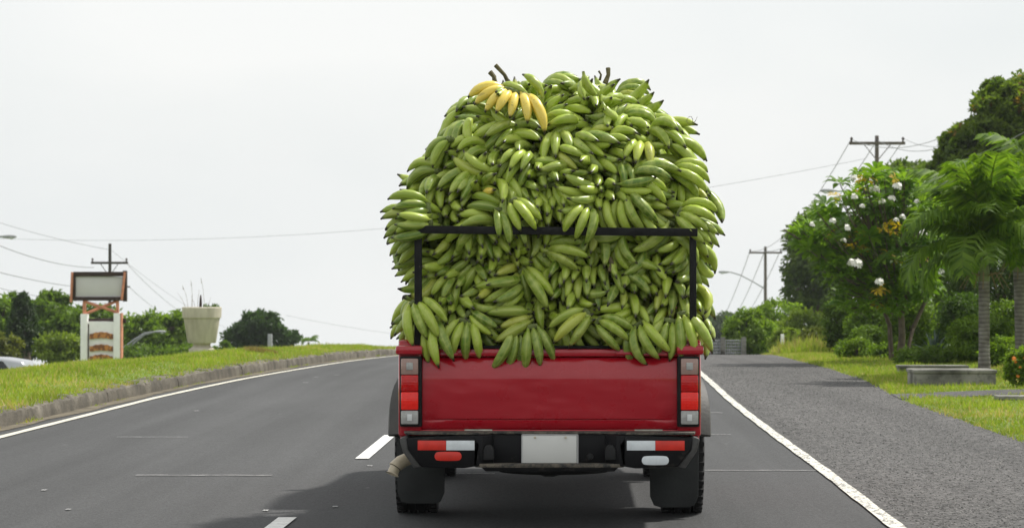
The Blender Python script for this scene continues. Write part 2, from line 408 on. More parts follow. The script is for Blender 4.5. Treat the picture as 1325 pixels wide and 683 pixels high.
# pale transverse joint lines across the lanes
def joint(xa, xb, ya, w=.012, nm='joint_line'):
    V = []; F = []; n = 24; r_ = random.Random(int(ya*100))
    for i in range(n+1):
        x = xa+(xb-xa)*i/n; y = ya+.008*math.sin(i*.5)+r_.uniform(-.003, .003); ww = w*r_.uniform(.35, 1.0)
        V += [(x, y-ww*3, zroad(y)+.006), (x, y+ww*3, zroad(y)+.006)]
    for i in range(n): F.append((2*i, 2*i+2, 2*i+3, 2*i+1))
    me = bpy.data.meshes.new(nm); me.from_pydata(V, [], F); tag(link(nm, me, M['joint']), kind='structure')
def jp(pxa, pxb, py):
    d = FPX*EYE/(py-VY); return (pxa-VX)/FPX*d, (pxb-VX)/FPX*d, d
for a in ((175, 352, 615.5), (905, 1055, 608.5), (150, 243, 566), (905, 945, 562), (906, 935, 534), (575, 640, 613)):
    xa, xb, d = jp(*a); joint(xa, xb, d, .010 if a[2] > 560 else .016)
for (px, py) in ((52, 635), (430, 656), (84, 660), (392, 495), (432, 484), (405, 487), (475, 603), (1070, 613), (340, 661), (250, 532)):
    xa, xb, d = jp(px, px+7, py); joint(xa, xb, d, .02, 'paint_scuff')
# gutter dirt and kerb stones
sheet('gutter', [lambda d: xl(d)-.47, lambda d: xl(d)-.17+.03*math.sin(d*2.1)+.03*math.sin(d*5.7)], M['dirt'], 8, 95, .006)
kerb = empty('kerb', (0, 0, 0)); tag(kerb, kind='structure')
d = 9.0
while d < 96:
    L = 2.4+RN.uniform(-.5, .5); m = MB(); a, b = d+.003, d+L-.003
    prof = [(-3.66, -.06), (-3.665, .05), (-3.68, .125), (-3.72, .15), (-3.90, .155), (-3.92, -.06)]
    jz, jx = RN.uniform(-.006, .006), RN.uniform(-.007, .007); nseg = 16; rings = []
    for k in range(nseg+1):
        y = a+(b-a)*k/nseg; rings += [(xl(y)+3.33+x+jx+RN.uniform(-.008, .008), y, zroad(y)+z+jz+(RN.uniform(-.016, .012) if z > .1 else 0)) for x, z in prof]
    fs = [(k*6+i, k*6+i+1, (k+1)*6+i+1, (k+1)*6+i) for k in range(nseg) for i in range(5)]+[tuple(range(6)), tuple(nseg*6+i for i in range(5, -1, -1))]
    m.add(rings, fs); m.build('kerb_stone', M['kerb'], kerb, smooth=True)
    d += L

# ------------------------------------------------------------------ numpy foliage
def rand_unit(n):
    v = RNG.normal(size=(n, 3)); return v/np.linalg.norm(v, axis=1, keepdims=True)
def norm(a): return a/np.maximum(np.linalg.norm(a, axis=-1, keepdims=True), 1e-9)
def leaf_mesh(name, C, D, N, ln, wd, tint, fold=.25):
    n = len(C); D = norm(D); S = norm(np.cross(D, N)); N2 = np.cross(S, D)
    ln = np.broadcast_to(np.asarray(ln, float), (n,))[:, None]; wd = np.broadcast_to(np.asarray(wd, float), (n,))[:, None]
    mid = C+D*ln*.45+N2*ln*.08
    V = np.stack([C, mid+S*wd*.5+N2*wd*fold, C+D*ln-N2*ln*.12, mid-S*wd*.5+N2*wd*fold], 1).reshape(-1, 3)
    b = np.arange(n)*4
    F = np.concatenate([np.stack([b, b+1, b+2], 1), np.stack([b, b+2, b+3], 1)])
    return np_mesh(name, V, F, np.repeat(tint, 4, axis=0))
def grass(name, X, Y, zf, hmin, hmax, w, cols, label=None):
    n = len(X); Z = np.array([zf(x, y) for x, y in zip(X, Y)])
    C = np.stack([X, Y, Z-.01], 1); cl = .5+.5*np.sin(X*3.1+1.7*np.sin(Y*1.9))*np.sin(Y*2.3+1.3*np.sin(X*2.7)); h = (RNG.uniform(hmin, hmax, n)*(.55+.9*cl**2))[:, None]
    D = norm(np.stack([RNG.normal(0, .45, n), RNG.normal(0, .45, n), np.ones(n)], 1))
    a = RNG.uniform(0, PI, n); S = np.stack([np.cos(a), np.sin(a), np.zeros(n)], 1)*w*.5
    w_ = RNG.uniform(.6, 1.5, n)[:, None]
    V = np.stack([C-S*w_, C+S*w_, C+D*h], 1).reshape(-1, 3); b = np.arange(n)*3; F = np.stack([b, b+1, b+2], 1)
    patch = .5+.5*np.sin(X*1.1+np.sin(Y*.7)*2)*np.sin(Y*.55+X*.6)
    k = np.clip(RNG.random(n)*.55+patch*.3+.35*(cl-.4), 0, 1)[:, None]
    c = cols[0]*(1-k)+cols[1]*k
    dry = (RNG.random(n) < .13+.34*(patch > .72))[:, None]; c = np.where(dry, cols[2], c)
    o = link(name, np_mesh(name, V, F, np.repeat(c, 3, 0)), M['grass']); return tag(o, label, kind='stuff')
GC = (np.array([.17, .25, .025]), np.array([.35, .42, .055]), np.array([.44, .36, .15]))
# left verge
n = 230000; Y = 18+60*RNG.random(n)**1.35; u = RNG.random(n)**1.1*7.5
X = np.array([xl(y) for y in Y])-.37-u
# denser and taller where it laps over the kerb
grass('verge_grass', X, Y, lambda x, y: gz(min(x, xl(y)-.4501), y), .03, .095, .016, GC, 'short yellow green grass on the mound behind the kerb')
n = 5000; Y = 18+50*RNG.random(n); X = np.array([xl(y) for y in Y])-.27-RNG.random(n)*.10
k = (np.sin(Y*1.3)+np.sin(Y*3.7+1) > .4); grass('gutter_grass', X[k], Y[k], lambda x, y: zroad(y), .02, .06, .014, GC, 'tufts of grass along the foot of the kerb')
# right verge
n = 190000; Y = 19+58*RNG.random(n)**1.3; v = RNG.random(n)**1.25*6.5
X = np.array([xe(y) for y in Y])+v-.03-.08*RNG.random(n)
drv = (Y > 30.75+.2*np.sin(X*5)+.12*np.sin(X*13)) & (Y < 32.0+.2*np.sin(X*4)+.12*np.sin(X*11)); X, Y = X[~drv], Y[~drv]
grass('verge_grass', X, Y, gz, .03, .10, .016, GC, 'green grass verge along the right shoulder')
n = 9000; Y = RNG.uniform(62, 74, n); X = np.array([xe(y) for y in Y])+.1+RNG.random(n)*2.2
grass('tall_grass', X, Y, gz, .15, .42, .03, GC, 'clump of taller grass beside the far end of the shoulder')
# loose chips on the shoulder
def stones(name, X, Y, zf, s0, s1, mat, label):
    n = len(X); base = np.array([(1, 0, 0), (-.5, .87, 0), (-.5, -.87, 0), (0, 0, 1.0), (.2, .2, -.6)])
    a = RNG.uniform(0, 2*PI, n); s = RNG.uniform(s0, s1, n)
    B = base[None]*RNG.uniform(.6, 1.2, (n, 5, 1)); x = B[..., 0]*np.cos(a)[:, None]-B[..., 1]*np.sin(a)[:, None]; y = B[..., 0]*np.sin(a)[:, None]+B[..., 1]*np.cos(a)[:, None]
    Z = np.array([zf(p, q) for p, q in zip(X, Y)])
    V = np.stack([x*s[:, None]+X[:, None], y*s[:, None]+Y[:, None], B[..., 2]*s[:, None]*.55+Z[:, None]+.004], 2).reshape(-1, 3)
    f = np.array([(0, 1, 3), (1, 2, 3), (2, 0, 3), (1, 0, 4), (2, 1, 4), (0, 2, 4)]); F = (np.arange(n)[:, None, None]*5+f[None]).reshape(-1, 3)
    k = RNG.random(n)[:, None]; c = np.array([.035, .035, .035])*(1-k)+np.array([.23, .225, .215])*k
    o = link(name, np_mesh(name, V, F, np.repeat(c, 5, 0)), mat); tag(o, label, kind='stuff')
t = NT('stone_chip'); a_ = t.n('ShaderNodeAttribute'); a_.attribute_name = 'tint'; M['chip'] = t.set(a_.outputs['Color'], .9)
n = 26000; Y = 13.5+32*RNG.random(n)**1.5; w_ = RNG.random(n)
X = np.array([xc(y)+3.42 for y in Y]); X = X+(np.array([xe(y) for y in Y])-X)*w_
stones('gravel', X, Y, lambda x, y: zroad(y), .005, .013, M['chip'], 'loose grey stone chips bedded in the coarse road shoulder')

C3 = lambda *c: np.array(c)
def crown_pts(ells, n, clump=.28, shell=.55):
    """points of leaves in clumps spread through ellipsoids (cx,cy,cz,rx,ry,rz)"""
    tot = sum(e[3]*e[5] for e in ells); Cs = []; Os = []; K = []
    for e in ells:
        m = max(20, int(n*e[3]*e[5]/tot)); nc = max(10, m//55)
        u = rand_unit(nc); rr = RNG.uniform(shell, 1.0, nc)[:, None]
        cc = u*rr*np.array(e[3:6])+np.array(e[:3]); cs = RNG.uniform(.5, 1.3, nc)*clump*max(e[3], e[5])
        idx = RNG.integers(0, nc, m); off = rand_unit(m)*(RNG.random(m)**.5)[:, None]*cs[idx][:, None]; off[:, 2] *= .7
        Cs.append(cc[idx]+off); Os.append(norm(cc[idx]-np.array(e[:3])+off*1.2)); K.append(RNG.random(nc)[idx])
    return np.concatenate(Cs), np.concatenate(Os), np.concatenate(K)
def tree(name, label, cat, base, ells, n, leaf, cols, trunk_r=.15, group=None, accent=None, clump=.28, limbs=7, parts=('trunk', 'crown'), droop=0, wf=.5):
    base = Vector(base); root = empty(name, base, 0, label, cat, group)
    E = [tuple([e[0]-base.x, e[1]-base.y, e[2]-base.z]+list(e[3:])) for e in ells]
    C, O, K = crown_pts(E, n, clump)
    nn = len(C); D = norm(O*.6+rand_unit(nn)*.8+np.array([0, 0, -.15-droop])); N = norm(O+rand_unit(nn)*.7+np.array([0, 0, .5]))
    k = np.clip(K*.7+RNG.random(nn)*.35, 0, 1)[:, None]; col = cols[0]*(1-k)+cols[1]*k
    if accent is not None:
        q = (K > accent[1]) & (RNG.random(nn) < .75); col[q] = accent[0]*RNG.uniform(.7, 1.2, (q.sum(), 1))
    ll = leaf*RNG.uniform(.6, 1.3, nn)
    link(parts[1], leaf_mesh(parts[1], C, D, N, ll, ll*wf, col), M['leaf'], root)
    m = MB(); cz = sum(e[2] for e in E)/len(E); cx = sum(e[0] for e in E)/len(E); cy = sum(e[1] for e in E)/len(E)
    top = Vector((cx, cy, cz)); r_ = random.Random(len(label))
    bend = Vector((r_.uniform(-.1, .1), r_.uniform(-.1, .1), 0))*cz
    pts = [Vector((0, 0, -.1)), top*.35+bend, top*.75+bend*.6, top]
    m.tube(pts, [trunk_r*1.25, trunk_r, trunk_r*.7, trunk_r*.4], 8)
    for i in range(limbs):
        e = E[i % len(E)]; u = Vector((r_.uniform(-1, 1), r_.uniform(-1, 1), r_.uniform(-.3, 1))).normalized()
        q = Vector(e[:3])+Vector((u.x*e[3], u.y*e[4], u.z*e[5]))*.8; s0 = pts[1].lerp(pts[3], r_.uniform(0, .9))
        m.tube([s0, s0.lerp(q, .5)+Vector((0, 0, .08*cz)), q], [trunk_r*.5, trunk_r*.3, trunk_r*.1], 5)
    m.build(parts[0], M['bark'], root, smooth=True)
    return root
def E_(px, py, d, rpx, rpy, ry=None):   # ellipsoid from its place in the view, true size from its distance
    p = P(px, py, d); s = FPX/d; return (p.x, p.y, p.z, rpx/s, (ry or rpx/s), rpy/s)
def gbase(px, d): x = (px-VX)/FPX*d; return (x, d, gz(x, d))
G1 = (C3(.06, .115, .010), C3(.17, .27, .024)); G2 = (C3(.10, .18, .014), C3(.23, .34, .03)); G3 = (C3(.05, .10, .013), C3(.14, .22, .028))
G4 = (C3(.11, .17, .016), C3(.24, .32, .04))
GL = 'trees beyond the left verge'
tree('broadleaf_tree', 'wide dark green tree at the left edge behind the silver car', 'tree', gbase(-10, 128), [E_(-20, 425, 128, 45, 42), E_(15, 418, 130, 32, 34)], 9000, .30, G1, .3, GL)
tree('conical_tree', 'dark narrow conical tree in front of the left treeline', 'tree', gbase(28, 112), [E_(28, 435, 112, 21, 32, .8), E_(28, 406, 112, 15, 24, .5), E_(28, 392, 112, 8, 14, .3)], 9000, .15, (C3(.018, .04, .010), C3(.045, .085, .018)), .15, GL, droop=.5)
tree('broadleaf_tree', 'tallest green tree of the left treeline, just left of the sign', 'tree', gbase(72, 125), [E_(62, 414, 125, 34, 36), E_(85, 430, 124, 30, 34)], 9000, .28, G1, .25, GL)
tree('broadleaf_tree', 'dense green tree directly behind the white sign base', 'tree', gbase(128, 134), [E_(125, 432, 134, 42, 36)], 6500, .28, G1, .25, GL)
tree('broadleaf_tree', 'lighter green tree between the sign and the planter', 'tree', gbase(195, 132), [E_(185, 434, 132, 36, 28), E_(222, 432, 131, 32, 28)], 9000, .26, G2, .22, GL)
tree('shrub', 'low olive green bush in front of the trees left of the sign', 'shrub', gbase(78, 105), [E_(78, 452, 105, 30, 20)], 5000, .17, G4, .08, GL, limbs=3, parts=('stem', 'foliage'))
tree('shrub', 'low green bush at the far left behind the car', 'shrub', gbase(5, 108), [E_(0, 455, 108, 26, 22)], 3500, .18, (C3(.09, .1, .015), C3(.17, .2, .03)), .08, GL, limbs=3, parts=('stem', 'foliage'))
tree('shrub', 'low green hedge bush behind the street lamp', 'shrub', gbase(190, 118), [E_(180, 462, 118, 40, 13), E_(235, 460, 118, 30, 12)], 5000, .17, G1, .08, GL, limbs=3, parts=('stem', 'foliage'))
tree('shrub', 'small green bush just right of the planter', 'shrub', gbase(292, 120), [E_(288, 452, 120, 13, 9)], 1500, .15, G1, .05, GL, limbs=2, parts=('stem', 'foliage'))
tree('broadleaf_tree', 'lone round dark green tree right of the planter', 'tree', gbase(338, 150), [E_(335, 424, 150, 30, 25), E_(318, 436, 150, 26, 16), E_(360, 437, 150, 26, 15)], 9500, .25, (C3(.028, .062, .018), C3(.06, .115, .03)), .2)

# right side, far to near
GR = 'trees and shrubs beyond the right verge'
for i, (px, py, rx, ry, lb) in enumerate([(918, 440, 20, 32, 'hazy grey green tree far beyond the road crest, nearest the truck'), (945, 438, 24, 34, 'hazy grey green tree far beyond the crest behind the round bush'), (900, 444, 22, 30, 'hazy far tree partly hidden by the truck load'), (980, 436, 26, 38, 'far dull green tree behind the distant utility pole')]):
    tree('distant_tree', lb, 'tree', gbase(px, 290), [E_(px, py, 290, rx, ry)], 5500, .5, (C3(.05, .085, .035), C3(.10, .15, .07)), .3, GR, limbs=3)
tree('round_bush', 'rounded bright green bush at the far end of the shoulder', 'shrub', gbase(966, 92), [E_(970, 428, 92, 31, 26), E_(955, 436, 92, 18, 18)], 9000, .14, G2, .08, GR, limbs=4, parts=('stem', 'foliage'))
tree('dense_tree', 'tall dark tree behind the frangipani, left edge against the sky', 'tree', gbase(1062, 118), [E_(1070, 330, 118, 52, 50), E_(1048, 372, 118, 34, 40), E_(1050, 300, 118, 26, 28)], 15000, .26, (C3(.05, .09, .018), C3(.13, .19, .035)), .3, GR)
for (px, py, d, rx, ry, lb, c, n) in [
    (1010, 415, 105, 34, 26, 'pale green shrub on the bank behind the round bush', G2, 5000),
    (1045, 425, 98, 34, 26, 'light green bushy shrub on the bank below the dark tree', G4, 5000),
    (1020, 440, 88, 24, 14, 'low yellow green shrub at the foot of the bank', G4, 3500),
    (1058, 442, 80, 26, 14, 'small low shrub with brownish stems left of the dark shrub', (C3(.06, .08, .02), C3(.14, .17, .03)), 3500)]:
    tree('shrub', lb, 'shrub', gbase(px, d), [E_(px, py, d, rx, ry)], n, .14, c, .05, GR, limbs=4, parts=('stem', 'foliage'))
tree('dark_shrub', 'dark rounded shrub left of the frangipani trunk', 'shrub', gbase(1088, 62), [E_(1088, 420, 62, 22, 34)], 5500, .085, G3, .05, GR, limbs=4, parts=('stem', 'foliage'))
for (px, py, d, rx, ry, lb, c, n, lf) in [
    (1140, 350, 66, 56, 92, 'dark thicket tree behind the frangipani', G3, 12000, .12),
    (1215, 350, 62, 62, 100, 'dark green thicket tree behind the agave', G3, 15000, .12),
    (1290, 370, 58, 60, 90, 'dark green thicket tree behind the two palms', (C3(.03, .06, .008), C3(.07, .12, .018)), 10000, .11),
    (1350, 360, 62, 60, 90, 'dark thicket tree at the right edge of the photo', G3, 8000, .12),
    (1245, 420, 52, 32, 42, 'feathery green shrub between the agave and the first palm', (C3(.03, .07, .008), C3(.08, .14, .018)), 8000, .07),
    (1300, 430, 50, 32, 40, 'green shrub between the two palm trunks', G1, 7000, .07),
    (1180, 440, 55, 34, 28, 'dark low shrub left of the agave', G3, 6000, .07),
    (1125, 445, 58, 26, 22, 'low dark shrub beneath the frangipani crown', G3, 5000, .07),
    (1110, 452, 51, 26, 13, 'ankle high leafy undergrowth left of the frangipani trunk', G2, 3500, .07),
    (1150, 458, 49, 24, 12, 'leafy undergrowth right at the frangipani trunk', G1, 3500, .07),
    (1235, 458, 46, 30, 16, 'leafy undergrowth between the agave and the nearer palm', G1, 4500, .06),
    (1295, 462, 41, 26, 26, 'leafy shrub right of the nearer palm trunk', G2, 5000, .06),
    (1195, 462, 44, 34, 12, 'leafy undergrowth just behind the low slab, around the agave foot', G3, 4000, .06),
    (1270, 440, 44, 40, 34, 'dense green shrub filling the gap behind the nearer palm trunk', G1, 9000, .06),
    (1128, 425, 60, 30, 36, 'mid green shrub closing the gap left of the frangipani trunks', G1, 7000, .08),
    (1175, 415, 53, 30, 50, 'loose mid green shrub directly behind the frangipani trunks', G1, 8000, .08)]:
    tree('thicket_tree' if d > 56 and ry > 40 else 'garden_shrub', lb, 'tree' if d > 56 and ry > 40 else 'shrub', gbase(px, d), [E_(px, py, d, rx, ry)], n, lf, c, .08, GR, clump=.33, limbs=5)
tree('spreading_tree', 'green tree crown directly behind the near utility pole', 'tree', gbase(1190, 100), [E_(1185, 235, 100, 42, 26), E_(1225, 250, 100, 46, 38)], 9000, .22, (C3(.06, .11, .014), C3(.15, .22, .03)), .25, GR)
tree('mango_tree', 'huge tree with orange brown young leaves towering at top right', 'tree', gbase(1335, 78), [E_(1345, 190, 78, 90, 92), E_(1262, 215, 78, 55, 52), E_(1300, 160, 77, 46, 52), E_(1228, 235, 78, 30, 40), E_(1250, 195, 78, 36, 36), E_(1290, 135, 78, 30, 30)], 50000, .19, (C3(.06, .11, .009), C3(.18, .25, .022)), .35, GR, accent=(C3(.27, .175, .03), .86), clump=.2, limbs=12)

# ------------------------------------------------------------------ frangipani with rosettes and flower heads
def rosette_mesh(nm, n, L, W_, cols, flat=.35):
    a = np.arange(n)*2.399+RNG.uniform(0, 6); el = np.linspace(.75, -.25, n)*flat*2+RNG.uniform(-.1, .1, n)
    D = np.stack([np.cos(a)*np.cos(el), np.sin(a)*np.cos(el), np.sin(el)], 1); N = np.tile([0, 0, 1.], (n, 1))-D*.2
    Vs, Fs, Ts = [], [], []
    for i in range(n):
        d_ = D[i]; s = np.cross(d_, [0, 0, 1]); s /= np.linalg.norm(s); up = np.cross(s, d_)
        l_ = L*RNG.uniform(.75, 1.15); b = len(Vs); col = cols[0]+(cols[1]-cols[0])*RNG.random()
        for (t_, w, z) in ((.12, .02, 0), (.45, .85, .05), (.75, 1, .02), (1.0, .05, -.14)):
            c0 = d_*l_*t_+up*l_*z
            Vs += [c0+s*W_*.5*w+up*W_*.15*w, c0, c0-s*W_*.5*w+up*W_*.15*w]; Ts += [col]*3
        for k in range(3):
            q = b+k*3; Fs += [(q, q+1, q+4, q+3), (q+1, q+2, q+5, q+4)]
    me = np_mesh(nm, Vs, Fs, np.array(Ts)); me.polygons.foreach_set('use_smooth', [True]*len(Fs)); return me
def flower_mesh(nm, nf):
    Vs, Fs = [], []
    for j in range(nf):
        u = rand_unit(1)[0]; u[2] = abs(u[2])*.8+.15; u[1] -= .25; u /= np.linalg.norm(u); c0 = u*RNG.uniform(.05, .085)
        t1 = np.cross(u, [.3, .2, 1]); t1 /= np.linalg.norm(t1); t2 = np.cross(u, t1)
        for k in range(5):
            a = k*2*PI/5; dr = t1*math.cos(a)+t2*math.sin(a); s = np.cross(u, dr); b = len(Vs)
            Vs += [c0, c0+dr*.028+s*.016+u*.012, c0+dr*.05+u*.008, c0+dr*.028-s*.016+u*.012]; Fs.append((b, b+1, b+2, b+3))
    me = np_mesh(nm, Vs, Fs); me.materials.append(M['petal']); return me
fr_base = gbase(1163, 47)
fr = empty('frangipani_tree', fr_base, 0, 'spreading frangipani tree with white flower clusters left of the palms', 'tree')
FG = (C3(.075, .16, .014), C3(.19, .31, .03)); ros = []
for k in range(5):
    me = rosette_mesh('leaf_rosette', 16, .27, .088, FG); me.materials.append(M['leaf']); ros.append(me)
yel = rosette_mesh('yellow_leaf_rosette', 9, .25, .075, (C3(.45, .32, .02), C3(.62, .42, .03)), -.3); yel.materials.append(M['leaf'])
flw = [flower_mesh('flower_cluster', 13), flower_mesh('flower_cluster', 9)]
rf = random.Random(11); m = MB(); m2 = MB()
fb = Vector(fr_base); hub = P(1165, 400, 47)-fb
m.tube([(0, 0, -.1), hub*.5+Vector((.03, 0, 0)), hub], [.075, .06, .05], 8)
m.tube([(-.12, .1, -.1), P(1150, 420, 47.3)-fb, P(1132, 375, 47.2)-fb], [.05, .04, .03], 7)
m.tube([(.1, .15, -.1), P(1180, 425, 47.4)-fb, P(1205, 370, 47.6)-fb], [.05, .04, .03], 7)
spots = []
for _ in range(12000):
    px, py = rf.uniform(1010, 1212), rf.uniform(218, 412)
    # outline of the crown in true metres : a broad dome with a long low limb towards the road
    top = 298-ss(1020, 1110, px)*75+ss(1150, 1215, px)*18; bot = 306+ss(1010, 1120, px)*105-ss(1150, 1212, px)*30
    if not (top < py < bot): continue
    d = 47+rf.uniform(-1.3, 1.3)
    p = P(px, py, d)
    if all((p-q).length > .125 for q in spots): spots.append(p)
    if len(spots) >= 285: break
for i, p in enumerate(spots):
    q = p-fb; yl = (i % 19 == 7)
    o = link('yellow_leaf_rosette' if yl else 'leaf_rosette', yel if yl else ros[i % 5], None, fr)
    o.location = q; s = rf.uniform(.75, 1.12); o.scale = (s, s, s)
    o.rotation_euler = (rf.uniform(-.35, .75), rf.uniform(-.4, .4)+(-.25 if q.x < -1 else 0), rf.uniform(0, 6.3))
    s0 = hub+Vector((q.x*.35, q.y*.3, (q.z-hub.z)*.35))
    m2.tube([s0.lerp(q, .6), s0.lerp(q, .8)+Vector((0, 0, -.03)), q], [.013, .011, .009], 5)
m.tube([hub, P(1110, 350, 46.8)-fb, P(1050, 320, 46.5)-fb, P(1014, 297, 46.3)-fb], [.05, .038, .025, .012], 6)
m.tube([hub, P(1140, 330, 46.8)-fb, P(1120, 260, 46.8)-fb], [.045, .03, .015], 6)
m.tube([hub, P(1190, 340, 47)-fb, P(1195, 270, 47)-fb], [.045, .03, .015], 6)
m.build('trunk', M['bark'], fr, smooth=True); tag(m2.build('twigs', M['bark'], fr, smooth=True), kind='stuff')
for i, (px, py, s) in enumerate([(1108, 343, 1.25), (1100, 342, 1.0), (1137, 366, .95), (1095, 297, .9), (1077, 287, .75), (1050, 292, .7), (1104, 232, .8), (1130, 247, 1.0), (1160, 243, 1.0), (1218, 238, .95), (1193, 252, .7), (1140, 262, .7), (1194, 303, .85), (1217, 352, .7), (1115, 268, .6), (1166, 282, .7), (1152, 258, .8), (1105, 256, .8), (1186, 262, .6), (1090, 312, .6), (1159, 286, .6)]):
    o = link('flower_cluster', flw[i % 2], None, fr); o.location = P(px, py, 44.9)-fb; o.scale = (s*.98,)*3; o.rotation_euler = (rf.uniform(-.3, .3), 0, rf.uniform(-1, 1))
for i, (px, py) in enumerate([(1142, 297), (1155, 300), (1162, 292), (1148, 290), (1135, 375), (1180, 288), (1157, 232)]):
    o = link('yellow_leaf_rosette', yel, None, fr); o.location = P(px, py, 45.6)-fb; o.scale = (.62,)*3; o.rotation_euler = (.3, .2*i, i)

# ------------------------------------------------------------------ palms
def frond_mesh(nm, L=1.35, droop=1.0, npair=46):
    Vs, Fs, Ts = [], [], []; r_ = RNG
    th = 1.05; p = np.zeros(3); pts = [p.copy()]; ns = 24
    for i in range(ns):
        th -= (2.0*droop)/ns*(.5+i/ns); p = p+np.array([math.cos(th), 0, math.sin(th)])*L/ns; pts.append(p.copy())
    pts = np.array(pts)
    for i in range(ns):   # rachis
        w = .014*(1-i/ns)+.004; b = len(Vs); 
        Vs += [pts[i]+[0, w, 0], pts[i]-[0, w, 0], pts[i+1]-[0, w*.9, 0], pts[i+1]+[0, w*.9, 0]]; Fs.append((b, b+1, b+2, b+3)); Ts += [C3(.14, .18, .04)]*4
    for j in range(npair):
        t_ = .13+.87*j/npair; f = t_*ns; i = min(int(f), ns-1); c0 = pts[i]+(pts[i+1]-pts[i])*(f-i); tg = norm((pts[i+1]-pts[i])[None])[0]
        ll = .46*math.sin(PI*min(1, t_*.85+.12))**.6*r_.uniform(.85, 1.1)
        for s in (-1, 1):
            col = C3(.06, .125, .012)+C3(.12, .16, .015)*r_.random()
            dv = norm((tg*.75+np.array([0, s*.95, .18*r_.uniform(-1, 2)]))[None])[0]; b = len(Vs); w = .021
            q1 = c0+dv*ll*.5; d2 = norm((dv+np.array([0, 0, -1.15*r_.uniform(.6, 1.4)]))[None])[0]; q2 = q1+d2*ll*.5
            side = tg*w
            Vs += [c0-side*.6, c0+side*.6, q1+side, q1-side, q2+side*.15, q2-side*.15]; Ts += [col]*6
            Fs += [(b, b+1, b+2, b+3), (b+3, b+2, b+4, b+5)]
    me = np_mesh(nm, Vs, Fs, np.array(Ts)); me.materials.append(M['palm']); return me
fronds = [frond_mesh('frond', 1.35, 1.0), frond_mesh('frond', 1.3, 1.25), frond_mesh('frond', 1.4, .8), frond_mesh('frond', 1.1, .35)]
def palm(px, d, ytop, label, sc=1.0, r0=.085, seed=1, lean=0, nfr=15):
    b = Vector(gbase(px, d)); root = empty('palm_tree', b, 0, label, 'palm', 'palms by the concrete planter')
    h = P(px, ytop, d).z-b.z; m = MB(); n = 14
    m.tube([(lean*(i/n)**2, 0, -.05+(h+.05)*i/n) for i in range(n+1)], [r0*(1.25-.3*min(1, i/4)+(.03 if i % 2 else 0)) for i in range(n+1)], 12)
    m.build('trunk', M['palm_bark'], root, smooth=True)
    m = MB(); m.tube([(lean, 0, h-.02), (lean, 0, h+.12), (lean, 0, h+.34)], [r0*1.05, r0*.95, r0*.35], 10)
    m.build('crown_shaft', simple('crown_shaft_green', (.14, .17, .06), .6, .3, 12), root, smooth=True)
    r_ = random.Random(seed)
    for i in range(nfr):
        o = link('frond', fronds[i % 3 if i < nfr-2 else 3], None, root); a = i*2.399+r_.uniform(-.2, .2)
        o.location = (lean+.03*math.cos(a), .03*math.sin(a), h+.22+.012*i); s = sc*r_.uniform(.88, 1.1)
        o.scale = (s, s, s); o.rotation_euler = (r_.uniform(-.25, .25), .50-1.35*i/nfr+r_.uniform(-.1, .1), a)
    fb_ = MB()
    for i in range(16):
        a = i*.9; fb_.tube([(lean+.05*math.cos(a), .05*math.sin(a), h+.05), (lean+.2*math.cos(a), .2*math.sin(a), h+.10), (lean+.34*math.cos(a), .34*math.sin(a), h-.12)], [.012, .008, .003], 4)
    fb_.build('dry_husk', simple('dry_husk', (.22, .16, .08), .9, .3, 20), root)
    return root
palm(1272, 36.5, 362, 'nearer palm with ringed grey trunk rising behind the concrete planter', 1.06, .078, 3, .0, 26)
palm(1319, 38.5, 350, 'second palm at the right edge, its trunk behind the flowering shrub', 1.08, .08, 8, -.03, 24)
palm(1355, 45, 330, 'palm mostly beyond the right edge, only its fronds showing', 1.4, .08, 5, 0, 20)
#palm(1240, 49, 300, 'taller palm whose fronds spread between the frangipani and the mango tree', 1.3, .07, 12, 0, 13)
# tiny far palm left
b = Vector(gbase(399, 170)); pr = empty('distant_palm', b, 0, 'tiny distant palm tuft on the skyline right of the round tree', 'palm')
h = P(399, 443, 170).z-b.z; m = MB(); m.tube([(0, 0, 0), (0, 0, h)], [.12, .09], 6); m.build('trunk', M['palm_bark'], pr)
for i in range(9):
    o = link('frond', fronds[i % 3], None, pr); o.location = (0, 0, h); o.scale = (.62,)*3; o.rotation_euler = (0, .3-.06*i, i*2.4)

# agave
b = Vector(gbase(1209, 45)); b.z = P(1209, 470, 45).z; ag = empty('agave', b, 0, 'spiky dark agave rosette between frangipani and concrete planter', 'plant')
me = bpy.data.meshes.new('leaf'); V = []; F = []
for k, (x, z, w) in enumerate([(0, 0, .02), (.15, .05, .03), (.32, .09, .024), (.5, .08, .003)]): V += [(x, -w, z+w*.4), (x, 0, z), (x, w, z+w*.4)]
for k in range(3): F += [(k*3, k*3+1, k*3+4, k*3+3), (k*3+1, k*3+2, k*3+5, k*3+4)]
me.from_pydata(V, [], F); me.materials.append(simple('agave_leaf', (.05, .085, .06), .5, .3, 8))
for i in range(34):
    o = link('leaf', me, None, ag); s = .85+.25*math.sin(i*1.7); o.scale = (s,)*3; o.rotation_euler = (0, -.1-1.25*((i*7) % 34)/34, i*2.399); o.location = (0, 0, .05)
# flowering shrub right
fs_ = tree('flowering_shrub', 'round green shrub with small orange flowers at the right edge', 'shrub', gbase(1322, 33), [E_(1322, 474, 33, 24, 24)], 6000, .045, G2, .02, None, limbs=4, parts=('stem', 'foliage'))
fl = MB()
for i in range(11):
    u = Vector((rf.uniform(-1, .4), -1, rf.uniform(-.6, .9))).normalized(); c_ = E_(1322, 474, 33, 24, 24); q = Vector(c_[:3])+Vector((u.x*c_[3], u.y*c_[4], u.z*c_[5]))*1.03-fs_.location
    mm = MB(); mm.lathe([(.0, .012), (.018, .008), (.024, -.004), (.012, -.014), (0, -.016)], (0, 0, 0), 'y', 8)
    o = mm.build('orange_flower', M.setdefault('orange', simple('orange_petal', (.75, .22, .02), .6, .2, 30)), fs_, smooth=True); o.location = q

